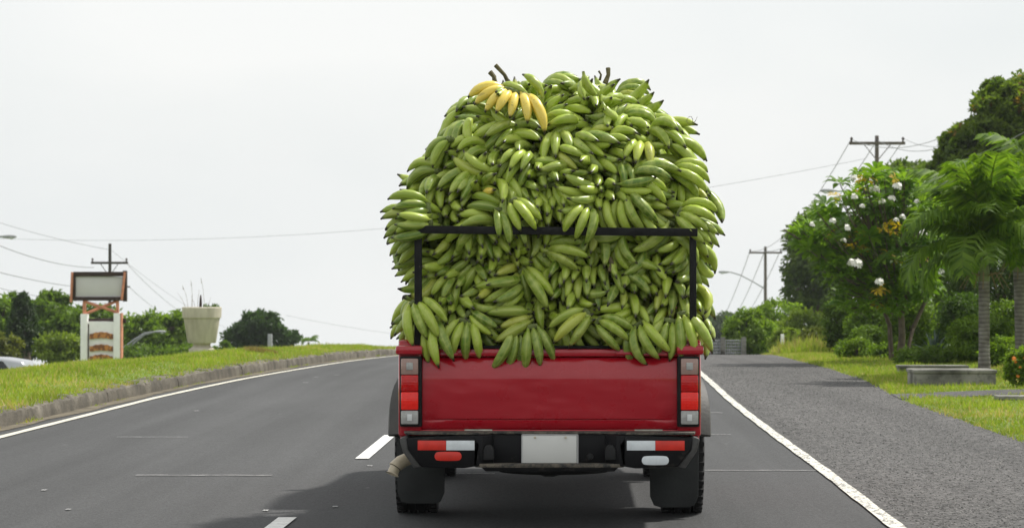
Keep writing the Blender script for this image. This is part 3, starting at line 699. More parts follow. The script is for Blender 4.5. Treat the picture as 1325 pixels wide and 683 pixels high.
# ------------------------------------------------------------------ concrete planter walls on the right
def cwall(label, pxa, pxb, d, ytop, depth, name='concrete_planter'):
    a, b = P(pxa, 500, d), P(pxb, 500, d); zt = P(pxa, ytop, d).z; zb = min(gz(a.x, d), gz(b.x, d))-.05
    root = empty(name, ((a.x+b.x)/2, d, zb), 0, label, 'planter' if 'planter' in name else 'wall')
    w = b.x-a.x; h = zt-zb
    m = MB(); m.box((0, 0, (h-.045)/2), (w-.03, depth-.03, h-.045)); m.build('base', M['concrete'], root, bevel=.006)
    m = MB(); m.box((0, 0, h-.0225), (w, depth, .045)); m.build('coping', M['concrete'], root, bevel=.008)
cwall('low stained concrete planter box in front of the nearer palm', 1176, 1283, 34.3, 477, .7)
cwall('thin low concrete slab behind the planter box, towards the agave', 1160, 1250, 39.5, 472, .4, 'concrete_slab')
cwall('small concrete kerb block at the right edge beside the driveway', 1287, 1345, 29.6, 511, .3, 'concrete_block')
cwall('long low concrete border at the back of the lawn under the frangipani', 1085, 1170, 52, 462, .25, 'concrete_border')

# far gate and posts on the road crest
b = P(921, 458, 84); gt = empty('wire_fence', (b.x, 84, zroad(84)-.1), 0, 'pale wire fence with concrete post at the crest right of the truck', 'fence')
for px in (908, 935, 962):
    m = MB(); x = P(px, 437, 84).x-b.x; zt = P(px, 436, 84).z-gt.location.z; m.box((x, 0, zt/2), (.14, .14, zt)); m.build('post', M['concrete'], gt)
m = MB()
for k in range(5): z = gt.location.z; zz = P(0, 440+k*4, 84).z-z; m.tube([(P(905, 0, 84).x-b.x, 0, zz), (P(962, 0, 84).x-b.x, 0, zz)], .012, 4)
for k in range(22): x = P(906+k*2.5, 0, 84).x-b.x; m.tube([(x, 0, P(0, 458, 84).z-gt.location.z), (x, 0, P(0, 440, 84).z-gt.location.z)], .010, 4)
m.build('wire_mesh', M['lamp_grey'], gt)
b = gbase(1012, 78); o = MB().box((0, 0, .3), (.10, .10, .6)).build('marker_post', M['white_wall'], None, bevel=.01); o.location = b; tag(o, 'short white marker post in the grass below the bank shrubs', 'post')
p = P(349, 432, 140); g = gbase(349, 140); o = MB().box((0, 0, (p.z-g[2])/2), (.22, .22, p.z-g[2])).build('grey_post', M['lamp_grey'], None, bevel=.02); o.location = g; tag(o, 'thin grey post in front of the round tree right of the planter', 'post')

# ------------------------------------------------------------------ utility poles, lamps, wires
def utility_pole(label, px, d, ytop, yarm, armpx, mat, ins=3, arm2=None, brace=True, r0=.13, arm_dx=0):
    b = Vector(gbase(px, d)); root = empty('utility_pole', b, 0, label, 'utility pole', 'wooden utility poles')
    zt = P(px, ytop, d).z-b.z; za = P(px, yarm, d).z-b.z; w = armpx/FPX*d
    MB().tube([(0, 0, -.2), (0, 0, zt)], [r0*1.2, r0*.85], 12).build('pole', mat, root, smooth=True)
    ax = arm_dx/FPX*d
    MB().box((ax, -.14, za), (w, .10, .13)).build('crossarm', mat, root, bevel=.01)
    if brace:
        for s in (-1, 1): MB().tube([(s*w*.24, -.2, za-.05), (0, -.13, za-.75)], .02, 5).build('brace', mat, root)
    for i in range(ins):
        x = ax-w/2*.92+w*.92*i/(ins-1); MB().lathe([(.0, .0), (.05, 0), (.03, .06), (.06, .1), (.06, .16), (.02, .2), (0, .2)], (x, -.14, za+.065), 'z', 8).build('insulator', M['frame_brown'], root, smooth=True)
    return root, b
u1, b1 = utility_pole('near utility pole with wide crossarm rising behind the frangipani', 1134, 116, 176, 186, 72, M['wood_pole'], 3, r0=.10)
u2, b2 = utility_pole('distant utility pole with lamp arm beyond the crest', 990, 200, 319, 327, 43, M['wood_pole'], 3, brace=False, r0=.12)
u3, b3 = utility_pole('dark utility pole standing behind the blank sign', 141, 150, 315, 340, 48, M['dark_pole'], 2, brace=True, r0=.10)
w_ = 9/FPX*150; MB().box((.5, -.15, P(141, 371, 150).z-b3.z), (1.3, .08, .08)).build('lower_crossarm', M['dark_pole'], u3)
def lamp_head(root, p, L, face, mt=M['lamp_grey']):
    s = 1 if face > 0 else -1; m = MB(); n = 9; 
    prof = [(.0, .03), (.10, .06), (.25, .095), (.5, .12), (.8, .11), (.95, .07), (1.0, .02)]
    V = []; F = []; k = 12
    for (t_, r_) in prof:
        for j in range(k):
            a = 2*PI*j/k; V.append((p.x+s*L*t_, p.y+math.cos(a)*r_*L*.9*1.3, p.z+math.sin(a)*r_*L*(1.0 if math.sin(a) > 0 else .9)))
    for i in range(len(prof)-1):
        for j in range(k): F.append((i*k+j, i*k+(j+1) % k, (i+1)*k+(j+1) % k, (i+1)*k+j))
    m.add(V, F+[tuple(range(k)), tuple((len(prof)-1)*k+j for j in range(k))]); m.build('lamp_head', mt, root, smooth=True)
    MB().lathe([(0, -.14*L), (.10*L, -.12*L), (.14*L, -.06*L), (.14*L, 0)], (p.x+s*L*.68, p.y, p.z-.03*L), 'z', 12).build('lamp_glass', M['lamp_glass'], root, smooth=True)
# lamp on the near pole (arm reaches left)
q = lambda px, py, d, b: P(px, py, d)-b
MB().tube([q(1134, 262, 116, b1), q(1115, 250, 116, b1), q(1095, 247, 116, b1), q(1082, 248, 116, b1)], .035, 6).build('lamp_arm', M['lamp_grey'], u1, smooth=True)
lamp_head(u1, q(1083, 247, 116, b1), .75, -1)
MB().tube([q(990, 374, 200, b2), q(975, 365, 200, b2), q(958, 356, 200, b2), q(945, 352, 200, b2)], .05, 6).build('lamp_arm', M['lamp_grey'], u2, smooth=True)
lamp_head(u2, q(945, 352, 200, b2), .9, -1)
b = Vector(gbase(150, 118)); lp = empty('street_lamp', b, 0, 'street lamp with long slanting double arm behind the grass mound', 'street lamp', 'street lamps')
MB().tube([(0, 0, -.1), (0, 0, P(150, 462, 118).z-b.z)], [.11, .09], 10).build('pole', M['lamp_grey'], lp, smooth=True)
for dy, oy in ((0, 0), (6, .1)): MB().tube([q(150, 456+dy, 118, b), q(172, 440+dy*.7, 118, b), q(186, 431+dy*.3, 118, b), q(200, 429, 118, b)], .045, 6).build('lamp_arm', M['lamp_grey'], lp, smooth=True)
lamp_head(lp, q(198, 429, 118, b), .55, 1)
b = Vector(gbase(-40, 105)); lp = empty('street_lamp', b, 0, 'street lamp whose head alone shows at the left edge of the sky', 'street lamp', 'street lamps')
MB().tube([(0, 0, -.1), (0, 0, P(-40, 318, 105).z-b.z)], [.11, .08], 10).build('pole', M['lamp_grey'], lp, smooth=True)
MB().tube([q(-40, 320, 105, b), q(-22, 307, 105, b), q(0, 306, 105, b)], .045, 6).build('lamp_arm', M['lamp_grey'], lp, smooth=True)
lamp_head(lp, q(-2, 306, 105, b), .66, 1)
def wire(label, a, b, sag, r_=.018, n=20):
    r_ *= .62
    a, b = Vector(a), Vector(b); m = MB()
    m.tube([a.lerp(b, i/n)-Vector((0, 0, sag*4*(i/n)*(1-i/n))) for i in range(n+1)], r_, 4, cap=False)
    o = m.build('power_line', M['wire']); tag(o, label, 'cable', 'overhead cables')
wire('long overhead cable crossing from the left edge behind the load to the near pole', P(-150, 300, 140), P(1118, 206, 116), 1.6, .011, 40)
wire('cable from the upper left edge down to the top of the dark pole', P(-30, 279, 150), P(141, 323, 150), .15)
wire('thick cable from the left edge to the dark pole crossarm', P(-30, 306, 110), P(120, 346, 150), .3, .026)
wire('cable from the left edge to the dark pole just below its crossarm', P(-30, 345, 110), P(141, 374, 150), .2, .024)
wire('lowest cable from the left edge behind the sign', P(-30, 366, 110), P(141, 392, 150), .2)
wire('cable sloping from the dark pole crossarm down right to the trees', P(163, 341, 150), P(262, 420, 210), .4, .024)
wire('thin cable from the dark pole top sloping right behind the planter', P(141, 322, 150), P(300, 428, 230), .4, .016)
wire('cable from the lower arm of the dark pole down into the treetops', P(166, 371, 150), P(218, 412, 200), .1, .024)
wire('faint far cable right of the round tree', P(370, 408, 220), P(600, 440, 260), .3, .018)
wire('upper cable from the near pole to the top of the mango tree', P(1102, 181, 116), P(1345, 92, 78), 1.1, .018)
wire('second cable from the near pole to the top of the mango tree', P(1132, 180, 116), P(1350, 96, 74), 1.2, .018)
wire('cable from the right end of the near crossarm to the mango tree', P(1169, 180, 116), P(1350, 110, 74), .9, .016)
wire('thick cable passing in front of the mango tree to the right edge', P(1134, 212, 116), P(1345, 160, 60), .6, .020)
wire('low cable running right from the near pole behind the frangipani top', P(1134, 224, 116), P(1350, 226, 70), .1, .018)
wire('lowest cable running right from the near pole behind the flowers', P(1134, 236, 116), P(1350, 250, 70), .1, .018)
wire('left span from the near crossarm to the distant pole', P(1100, 182, 116), P(970, 325, 200), 1.3, .028)
wire('middle span from the near crossarm to the distant pole', P(1134, 182, 116), P(989, 325, 200), 1.3, .028)
wire('right span from the near crossarm to the distant pole', P(1168, 182, 116), P(1009, 325, 200), 1.3, .026)
wire('left cable dropping from the distant pole past its lamp', P(970, 325, 200), P(925, 425, 330), .8, .04)
wire('middle cable dropping from the distant pole beyond the crest', P(989, 325, 200), P(938, 425, 330), .8, .04)
wire('right cable dropping from the distant pole beyond the crest', P(1009, 325, 200), P(950, 425, 330), .8, .04)

# ------------------------------------------------------------------ roadside sign (blank board on a white pylon)
D = 74.0; S = FPX/D; sb = Vector(gbase(130, D)); sg = empty('roadside_sign', sb, 0, 'blank grey roadside sign board on white pylon with three orange planks', 'sign')
def sp(px, py, dy=0): v = P(px, py, D)-sb; v.y += dy; return v
def rect(nm, x0, y0, x1, y1, dep, mat, dy=0, bev=.01, rz=0):
    a, b_ = sp(x0, y1), sp(x1, y0); m = MB(); m.box(((a.x+b_.x)/2, dy, (a.z+b_.z)/2), (b_.x-a.x, dep, b_.z-a.z), Matrix.Rotation(rz, 3, 'Y')); return m.build(nm, mat, sg, bevel=bev)
rect('board', 96, 357, 159, 386, .05, M['blank_grey'], -.02, rz=.035)
rect('top_frame', 94, 351.5, 161, 357.5, .14, M['frame_brown'], -.03, rz=.0)
rect('bottom_frame', 95, 384, 162, 389, .14, M['frame_brown'], -.03, rz=0)
rect('side_frame', 93, 352, 97, 388, .12, M['frame_brown'], -.03); rect('side_frame', 158.5, 350, 163.5, 390, .16, M['frame_brown'], -.03)
MB().tube([sp(91.5, 391, -.12), sp(93, 352, -.12)], .035, 4).build('strut', M['salmon'], sg); MB().tube([sp(157.5, 388, -.15), sp(161.5, 352, -.15)], .035, 4).build('strut', M['salmon'], sg)
for (x0, x1) in ((106, 110), (149, 153)): rect('support_post', x0, 388, x1, 407, .09, M['salmon'], 0)
MB().tube([sp(109, 406, .02), sp(151, 389, .02)], .04, 4).build('cross_brace', M['salmon'], sg); MB().tube([sp(109, 390, -.06), sp(151, 404, -.06)], .04, 4).build('cross_brace', M['salmon'], sg)
rect('pylon_post', 104, 406, 112.5, 500, .32, M['white_wall'], 0); rect('pylon_post', 147, 405, 155.5, 500, .32, M['white_wall'], 0)
rect('pylon_edge', 155.6, 405, 157.2, 500, .3, M['salmon'], 0, 0)
rect('pylon_panel', 112.5, 416, 147, 500, .12, M['white_wall'], .03)
rect('dark_beam', 101, 412, 161, 418, .10, M['frame_brown'], .14)
rect('painted_post_shadow', 113, 419, 114.2, 500, .13, M['frame_brown'], .024, 0)  # thin dark strip on the panel, drawn as the shade beside the post
for y0 in (432, 448, 461):
    m = MB(); pl = []
    n = 8
    for i in range(n+1): x = 115.5+30*i/n; pl.append((sp(x, 0).x, sp(0, y0-3.0*math.sin(PI*i/n)+(.8 if i % 2 else 0)).z))
    for i in range(n, -1, -1): x = 115.5+30*i/n; pl.append((sp(x, 0).x, sp(0, y0+6.5-1.5*math.sin(PI*i/n)+(.5 if i % 2 else 0)).z))
    m.prism(pl, 'y', -.09, -.05); m.build('orange_plank', M['plank'], sg)

# ------------------------------------------------------------------ big planter on the mound
D = 56.0; pb = P(260.5, 455, D); pb.z = gz(pb.x, D)-.02; pt = empty('pedestal_planter', pb, 0, 'large cream concrete pedestal planter with rim on the grass mound', 'planter')
s = D/FPX; z0 = P(0, 454.5, D).z-pb.z
m = MB(); m.lathe([(0, -.1), (17*s, -.1), (17*s, z0+3*s), (13*s, z0+5*s), (11*s, z0+8*s), (12*s, z0+11*s), (0, z0+11*s)], n=32); m.build('pedestal', M['planter'], pt, smooth=True)
m = MB(); m.lathe([(0, z0+10.5*s), (17.5*s, z0+10.8*s), (18.5*s, z0+12*s), (23.5*s, z0+44*s)], n=36); m.build('bowl', M['planter'], pt, smooth=True)
m = MB(); m.lathe([(23.3*s, z0+42.5*s), (25*s, z0+43.5*s), (25.8*s, z0+56.5*s), (24.8*s, z0+57.5*s), (22*s, z0+57*s), (21.5*s, z0+50*s), (0, z0+50*s)], n=36); m.build('rim', M['planter'], pt, smooth=True)
zt = z0+52*s; o = MB().tube([(-2*s, 0, zt), (-1.5*s, 0, zt+14*s), (-1.5*s, 0, zt+21*s)], [2.2*s, 1.6*s, .8*s], 8).build('dead_stump', M['frame_brown'], None, smooth=True); o.location = pb; tag(o, 'dark dead plant stump sticking up out of the pedestal planter', 'plant')
m = MB(); r_ = random.Random(2)
for (x, l, tl) in ((-17, 34, -.25), (-12, 40, -.05), (-8, 20, -.3), (-20, 24, -.5), (4, 44, -.12), (-6, 28, .1), (8, 18, .2), (-14, 22, .1)):
    m.tube([(x*s, 0, zt), (x*s+tl*l*s*.4, 0, zt+l*s*.6), (x*s+tl*l*s, 0, zt+l*s)], [.25*s, .2*s, .1*s], 4)
    if l > 30: m.tube([(x*s+tl*l*s*.8, 0, zt+l*s*.82), (x*s+tl*l*s, 0, zt+l*s)], [.5*s, .1*s], 4)
o = m.build('dry_grass', simple('dry_stems', (.22, .18, .12), .9), None); o.location = pb; tag(o, 'thin dry grass stems growing out of the pedestal planter', 'plant')
n = 420; C = np.stack([RNG.uniform(2, 22, n)*s, RNG.uniform(-8, 8, n)*s, zt+RNG.uniform(0, 9, n)*s*RNG.random(n)], 1); Dd = norm(rand_unit(n)+np.array([0, 0, .9]))
o = link('green_weeds', leaf_mesh('green_weeds', C, Dd, rand_unit(n), .055, .025, np.tile(C3(.09, .15, .02), (n, 1))), M['leaf']); o.location = pb; tag(o, 'small green weeds at the right side of the pedestal planter', 'plant')
n = 1800; a = RNG.uniform(0, 2*PI, n); rr = .28*np.sqrt(RNG.random(n)); C0 = P(338, 457, 47)
# dry clump on the mound
Xd = C0.x+rr*np.cos(a); Yd = C0.y+rr*np.sin(a)*2
grass('dry_grass_clump', Xd, Yd, gz, .05, .14, .02, (C3(.22, .17, .07), C3(.28, .22, .1), C3(.3, .25, .12)), 'small brown dry clump in the mound grass')

# ------------------------------------------------------------------ opposite carriageway and silver car
sheet('opposite_road', [lambda d: xl(d)-14.6, lambda d: xc(d)-19, lambda d: xc(d)-24.5], M['asphalt'], -20, 160, .02, gz)
D = 82.0; S = FPX/D; cx = P(47, 0, D).x-2.05; cb = Vector((cx, D, P(0, 461.5, D).z-1.55)); car = empty('parked_car', cb, 0, 'silver car at the left edge, mostly hidden behind the grass mound', 'car')
prof = [(-2.05, .35), (-2.1, .75), (-1.9, .95), (-1.2, 1.02), (-.5, 1.48), (.2, 1.55), (1.1, 1.52), (1.75, 1.42), (2.02, 1.05), (2.05, .4)]
MB().prism(prof, 'y', -.82, .82).build('body', M['silver'], car, bevel=.09, seg=3)
MB().prism([(-1.0, 1.02), (-.45, 1.40), (.15, 1.45), (.15, 1.02)], 'y', -.835, -.80).build('window', M['glass_dark'], car, bevel=.004)
MB().prism([(.25, 1.02), (.25, 1.46), (1.15, 1.44), (1.50, 1.02)], 'y', -.835, -.80).build('window', M['glass_dark'], car, bevel=.004)
MB().prism([(-.9, 1.04), (-.4, 1.40), (1.1, 1.40), (1.2, 1.04)], 'y', .80, .835).build('window', M['glass_dark'], car, bevel=.004)
for x in (-1.3, 1.3):
    for y in (-.75, .75):
        w = MB().lathe([(0, -.1), (.22, -.1), (.33, -.09), (.34, 0), (.33, .09), (.22, .1), (0, .1)], (0, 0, 0), 'y', 20).build('wheel', M['rubber'], car, smooth=True); w.location = (x, y, .34)

# ------------------------------------------------------------------ the pickup truck  (origin on the road below the tailgate)
T0 = 14.40; tr = empty('pickup_truck', (0, T0, 0), 0, 'red pickup truck with black bumper and rack, loaded high with green bananas', 'pickup truck')
def xp(px, d=T0): return (px-VX)/FPX*d
def zp(py, d=T0): return EYE-(py-VY)/FPX*d
# tailgate : one lofted skin with a crowned face, crease and rolled top
m = MB(); prof = [(.534, .045), (.534, .004), (.541, -.004), (.572, -.010), (.578, -.001), (.584, -.001), (.590, -.013), (.70, -.0225), (.80, -.0265), (.85, -.0235), (.88, -.013), (.902, .001), (.912, .010), (.918, .030), (.918, .05)]
xs = [-.682+1.364*i/24 for i in range(25)]; Vv = []; Ff = []; k = len(prof)
for i, x in enumerate(xs):
    e = 1-.35*abs(x/.682)**6
    inset = .0 if abs(x) < .62 else 1
    for (z, y) in prof:
        yy = y
        if z in (.578, .584, .572) and inset: yy = -.011
        Vv.append((x, .01+yy*e, z))
for i in range(24):
    for j in range(k-1): Ff.append((i*k+j, i*k+j+1, (i+1)*k+j+1, (i+1)*k+j))
Ff += [tuple(range(k)), tuple(24*k+j for j in range(k-1, -1, -1))]+[(j*k+k-1, j*k, (j+1)*k, (j+1)*k+k-1) for j in range(24)]
m.add(Vv, Ff); gate = m.build('tailgate', M['red'], tr, smooth=True)
# upper ledge with stepped latches
m = MB(); m.box((0, .035, .940), (1.38, .07, .040)); m.build('tailgate_ledge', M['red'], tr, bevel=.010)
m = MB(); m.box((0, .05, .969), (1.50, .06, .016)); m.build('tailgate_cap', M['black_metal'], tr, bevel=.004)
for s in (-1, 1):
    m = MB(); m.box((s*.56, -.003, .932), (.14, .02, .016)); m.box((s*.40, -.003, .937), (.09, .02, .016)); m.build('latch', M['red'], gate, bevel=.004)
# bed sides
def arch(y0, z0, r_, n=14): return [(y0+r_*math.cos(a), z0+r_*math.sin(a)) for a in [PI-PI*i/n for i in range(n+1)]]
WY = 1.10; WZ = .355; FYW = WY+2.95
for s in (-1, 1):
    ar = arch(WY, WZ, .43); poly = [(.03, .47)]+[(y, max(z, .44)) for y, z in ar]+[(1.56, .44), (1.56, .985), (.03, .985)]
    # split panel: quads above the arch to stay planar and clean
    m = MB(); m.prism(poly, 'x', s*.745, s*.80); m.build('bed_side', M['red'], tr, bevel=.012)
    m = MB(); m.box((s*.765, .79, .985), (.085, 1.56, .045)); m.build('bed_rail', M['red'], tr, bevel=.012)
    m = MB(); m.box((s*.745, .02, .745), (.125, .05, .50)); m.build('corner_panel', M['red'], tr, bevel=.014)
    m = MB(); m.box((s*.748, .0, .955), (.145, .10, .05)); m.build('corner_cap', M['red'], tr, bevel=.014)
    # fender flare : swept band round the arch
    for nm, yc in (('fender_flare', WY), ('fender_flare', FYW)):
        V = []; F = []; n = 22
        sec = [(.42, .745), (.42, .895), (.445, .902), (.475, .895), (.515, .815), (.52, .79)]
        for i in range(n+1):
            a = R(14)+R(152)*i/n
            bul = 1-.8*abs(math.sin(a))**7
            for (r_, x) in sec: V.append((s*(x if x < .8 else .80+(x-.80)*bul), yc+r_*math.cos(a), WZ+r_*math.sin(a)*.98))
        q_ = len(sec)
        for i in range(n):
            for j in range(q_-1): F.append((i*q_+j, i*q_+j+1, (i+1)*q_+j+1, (i+1)*q_+j))
        F += [tuple(range(q_)), tuple(n*q_+j for j in range(q_))]
        m = MB(); m.add(V, F); m.build(nm, M['flare'], tr, smooth=True)
    # wheel tub
    m = MB(); aa = [PI*i/18 for i in range(19)]; V = [(s*x, WY+.415*math.cos(a), WZ+.01+.415*math.sin(a)) for a in aa for x in (.52, .79)]
    m.add(V, [(2*i, 2*i+1, 2*i+3, 2*i+2) for i in range(18)]+[tuple(2*i for i in range(19))]); m.build('wheel_tub', M['under'], tr, smooth=True)
    # tail light
    cxl = s*.7385; tl = empty('tail_light', (cxl, -.012, .735)); tl.parent = tr
    hs = MB(); hs.box((0, 0, 0), (.118, .05, .375)); hs.build('housing', M['black_metal'], tl, bevel=.008)
    xo = s*.006
    for (nm, za, zb, mt) in (('clear_turn_lens', .090, .176, 'lens_pink'), ('red_lens', .000, .088, 'lens_red'), ('brake_lens', -.098, -.002, 'lens_bright'), ('reverse_lens', -.174, -.101, 'lens_clear')):
        m = MB(); m.box((xo, -.027, (za+zb)/2), (.092, .024, zb-za)); m.build(nm, M[mt], tl, bevel=.006)
    m = MB(); m.box((xo, -.040, .135), (.036, .008, .040)); m.build('bulb_glint', M['lens_clear'], tl, bevel=.004)  # pale box standing in for the glint of the bulb in the lens
    m = MB(); m.box((xo, -.040, -.138), (.026, .008, .036)); m.build('bulb_glint', M['lamp_glass'], tl, bevel=.002)
m = MB(); m.box((0, .8, .58), (1.50, 1.52, .03)); m.build('bed_floor', M['under'], tr)
m = MB(); m.box((0, 1.56, .80), (1.52, .04, .46)); m.build('front_bulkhead', M['red'], tr)
# valance strip under the gate with reflectors
m = MB(); m.box((0, .03, .500), (1.40, .05, .062)); vz = m.build('rear_sill', M['red'], tr, bevel=.006)
for (a, b_, mt) in ((565, 601, 'strip_red'), (601, 637, 'strip_white'), (785, 821, 'strip_red'), (821, 857, 'strip_white')):
    m = MB(); m.box(((xp(a)+xp(b_))/2, .001, .5235), (xp(b_)-xp(a), .006, .017)); m.build('reflective_strip', M[mt], tr, bevel=.001)
# bumper
bp = empty('rear_bumper', (0, -.17, 0)); bp.parent = tr
d_ = T0-.20
bx = lambda px: xp(px, d_); bz = lambda py: zp(py, d_)
for s in (-1, 1):
    X_ = lambda px: s*abs(bx(px))
    face = [(X_(525), bz(566)), (X_(612), bz(562)), (X_(622), bz(575)), (X_(618), bz(603)), (X_(600), bz(606)), (X_(545), bz(605)), (X_(527), bz(582))]
    m = MB(); m.prism(face, 'y', 0.0, .10); m.build('corner_pod', M['bumper'], bp, bevel=.010)
    # angled end cap
    m = MB(); m.prism([(X_(516), bz(568)), (X_(527), bz(564)), (X_(530), bz(583)), (X_(544), bz(604)), (X_(535), bz(606)), (X_(520), bz(584))], 'y', .015, .30); m.build('end_cap', M['endcap'], bp, bevel=.006)
    m = MB(); m.prism([(X_(612), .0), (X_(624), .0), (X_(638), .07), (X_(638), .10), (X_(612), .10)], 'z', bz(603), bz(563)); m.build('angled_web', M['bumper'], bp, bevel=.006)
    # square-ish lamp housing
    px0 = 632; hc = (X_(px0), .055, bz(585.5))
    m = MB(); m.prism([(hc[0]-.028, bz(595)), (hc[0]+.028, bz(595)), (hc[0]+.028, bz(581)), (hc[0]+.012, bz(576)), (hc[0]-.012, bz(576)), (hc[0]-.028, bz(581))], 'y', -.0, .07); m.build('plate_lamp', M['rubber'], bp, bevel=.007)
    a, b_ = (540, 613); 
    if s < 0: segs = [(540, 577, 'sticker_red'), (577, 614, 'sticker_white')]
    else: segs = [(811, 848, 'sticker_white'), (848, 886, 'sticker_red')]
    for (a, b_, mt) in segs:
        m = MB(); m.box(((bx(a)+bx(b_))/2, -.003, (bz(570)+bz(582.5))/2), (bx(b_)-bx(a)-.001, .006, bz(570)-bz(582.5))); m.build('reflective_tape', M[mt], bp, bevel=.001)
    c0 = 579.5 if s < 0 else 848; cz_ = bz(590.3 if s < 0 else 595.5); hw, hh = .0715, .0245; pl = []
    for i in range(24):
        a = 2*PI*i/24; ca, sa = math.cos(a), math.sin(a); pl.append((bx(c0)+(hw-hh)*(1 if ca > 0 else -1)*min(1, abs(ca)*3)+hh*ca, cz_+hh*sa))
    m = MB(); m.prism(pl, 'y', -.006, .002); m.build('oval_reflector', M['sticker_red' if s < 0 else 'sticker_white'], bp, bevel=.0015)
m = MB(); m.prism([(bx(636), bz(563)), (bx(790), bz(563)), (bx(790), bz(601)), (bx(636), bz(601))], 'y', .08, .11); m.build('centre_panel', M['bumper'], bp, bevel=.004)
m = MB(); m.prism([(bx(524), .0), (bx(612), -.004), (bx(638), .068), (bx(788), .068), (bx(811), -.004), (bx(899), .0), (bx(905), .30), (bx(517), .30)], 'z', bz(562.5), bz(559.5)); m.build('top_plate', M['bumper_top'], bp, bevel=.003)
m = MB(); m.prism([(bx(622), -.01), (bx(800), -.01), (bx(808), .03), (bx(808), .12), (bx(614), .12), (bx(614), .03)], 'z', bz(605), bz(600)); m.build('step_pad', M['bumper_top'], bp, bevel=.004)
m = MB(); m.prism([(bx(620), bz(602)), (bx(803), bz(602)), (bx(795), bz(610)), (bx(628), bz(610))], 'y', .0, .12); m.build('step_face', M['bumper'], bp, bevel=.004)
m = MB(); m.box((0, .06, bz(582)), (bx(747)-bx(676), .008, bz(564)-bz(600))); pl_ = m.build('license_plate', M['plate'], bp, bevel=.003)
m = MB(); a, b_, c_, e = bx(675.2), bx(747.8), bz(601), bz(563.2)
for (cx_, cz_, w, h) in (((a+b_)/2, c_, b_-a, .006), ((a+b_)/2, e, b_-a, .006), (a, (c_+e)/2, .006, e-c_), (b_, (c_+e)/2, .006, e-c_)): m.box((cx_, .062, cz_), (w, .014, h))
m.build('plate_frame', M['chrome'], bp)
for px in (692, 732): MB().lathe([(0, -.006), (.005, -.005), (.006, 0)], (bx(px), .054, bz(566.8)), 'y', 8).build('plate_screw', M['exhaust'], bp)
MB().lathe([(0, -.02), (.012, -.018), (.018, 0), (.02, .03)], (bx(764), .07, bz(592)), 'y', 12).build('tow_socket', M['rubber'], bp, smooth=True)
# rack : posts and rails in black steel
def bar(nm, a, b_, w, h): 
    a, b_ = Vector(a), Vector(b_); v_ = b_-a; m = MB(); m.box((a+b_)/2, (v_.length, w, h), v_.to_track_quat('X', 'Z').to_matrix()); return m.build(nm, M['black_metal'], tr, bevel=.003)
ZR = zp(299)
zl, zr_ = zp(297), zp(301)
bar('top_rail', (xp(536), -.025, zl), (xp(902), -.025, zr_), .032, .042)
for (px, ww) in ((541, .040), (896.5, .036)):
    m = MB(); zt_ = zp(300); m.box((xp(px), .006, (.965+zt_)/2), (ww, .035, zt_-.965)); m.build('rack_post', M['black_metal'], tr, bevel=.004)
for s, px in ((-1, 541), (1, 897)):
    X_ = xp(px)
    bar('side_rail', (X_, .05, 1.585), (X_, 1.56, 1.585), .035, .035)
    for y in (.55, 1.05, 1.54): MB().box((X_, y, 1.28), (.035, .035, .60)).build('side_post', M['black_metal'], tr, bevel=.003)
bar('front_rail', (xp(541), 1.56, 1.585), (xp(897), 1.56, 1.585), .035, .035)
# wheels
def tyre_mesh():
    prof = [(.20, -.095), (.27, -.112), (.325, -.116), (.345, -.108), (.352, -.095), (.355, -.060), (.345, -.056), (.345, -.046), (.356, -.042), (.357, -.008), (.346, -.006), (.346, .006), (.357, .008), (.356, .042), (.345, .046), (.345, .056), (.355, .060), (.352, .095), (.345, .108), (.325, .116), (.27, .112), (.20, .095)]
    m = MB(); m.lathe(prof, (0, 0, 0), 'x', 48)
    for i in range(40):
        a = 2*PI*i/40
        for x in (-.095, .095): m.box((x, .350*math.cos(a), .350*math.sin(a)), (.035, .022, .022), Matrix.Rotation(a, 3, 'X'))
    return m
ty = None
for (sx, y) in ((-1, WY), (1, WY), (-1, FYW), (1, FYW)):
    wh = empty('wheel', (sx*.755, y, WZ)); wh.parent = tr
    if ty is None: o = tyre_mesh().build('tyre', M['rubber'], wh, smooth=True); ty = o.data
    else: o = link('tyre', ty, None, wh)
    m = MB(); m.lathe([(.205, -sx*.09), (.205, sx*.09), (.19, sx*.092), (.17, sx*.05), (.08, sx*.04), (.06, sx*.085), (0, sx*.09)], (0, 0, 0), 'x', 28); m.build('rim', M['chrome'], wh, smooth=True)
# mud flaps
for (xa, xb, yb, tilt) in ((513.5, 576, 651, .02), (840, 904, 655.5, -.02)):
    d2 = T0+.66; a, b_ = xp(xa, d2), xp(xb, d2); zb = zp(yb, d2); pl = [(a, .43), (a+.004, zb+.06), (a+.025, zb+.012), (a+.06, zb), (b_-.06, zb), (b_-.025, zb+.012), (b_-.004, zb+.06), (b_, .43)]
    m = MB(); m.prism(pl, 'y', .655, .668); m.build('mud_flap', M['flap'], tr, bevel=.003)
# underbody
m = MB(); m.tube([(-.66, WY, WZ), (.66, WY, WZ)], .045, 12); m.build('rear_axle', M['under'], tr, smooth=True)
m = MB(); m.lathe([(0, -.17), (.08, -.16), (.14, -.08), (.155, 0), (.12, .12), (.05, .17)], (0, WY, WZ), 'y', 18); m.build('differential', M['under'], tr, smooth=True)
m = MB(); m.lathe([(.16, -.05), (.18, -.08), (.30, -.09), (.345, -.06), (.355, 0), (.345, .06), (.30, .09), (.16, .05), (.0, .04)], (.02, .50, .365), 'z', 36); m.build('spare_wheel', M['rubber'], tr, smooth=True)
for s in (-1, 1):
    m = MB(); m.box((s*.42, 2.2, .47), (.08, 4.5, .11)); m.build('chassis_rail', M['under'], tr, bevel=.01)
    m = MB(); m.tube([(s*.52, .42, .46), (s*.52, .75, .33), (s*.52, 1.10, .30), (s*.52, 1.5, .34), (s*.52, 1.75, .44)], .03, 6); m.build('leaf_spring', M['under'], tr, smooth=True)
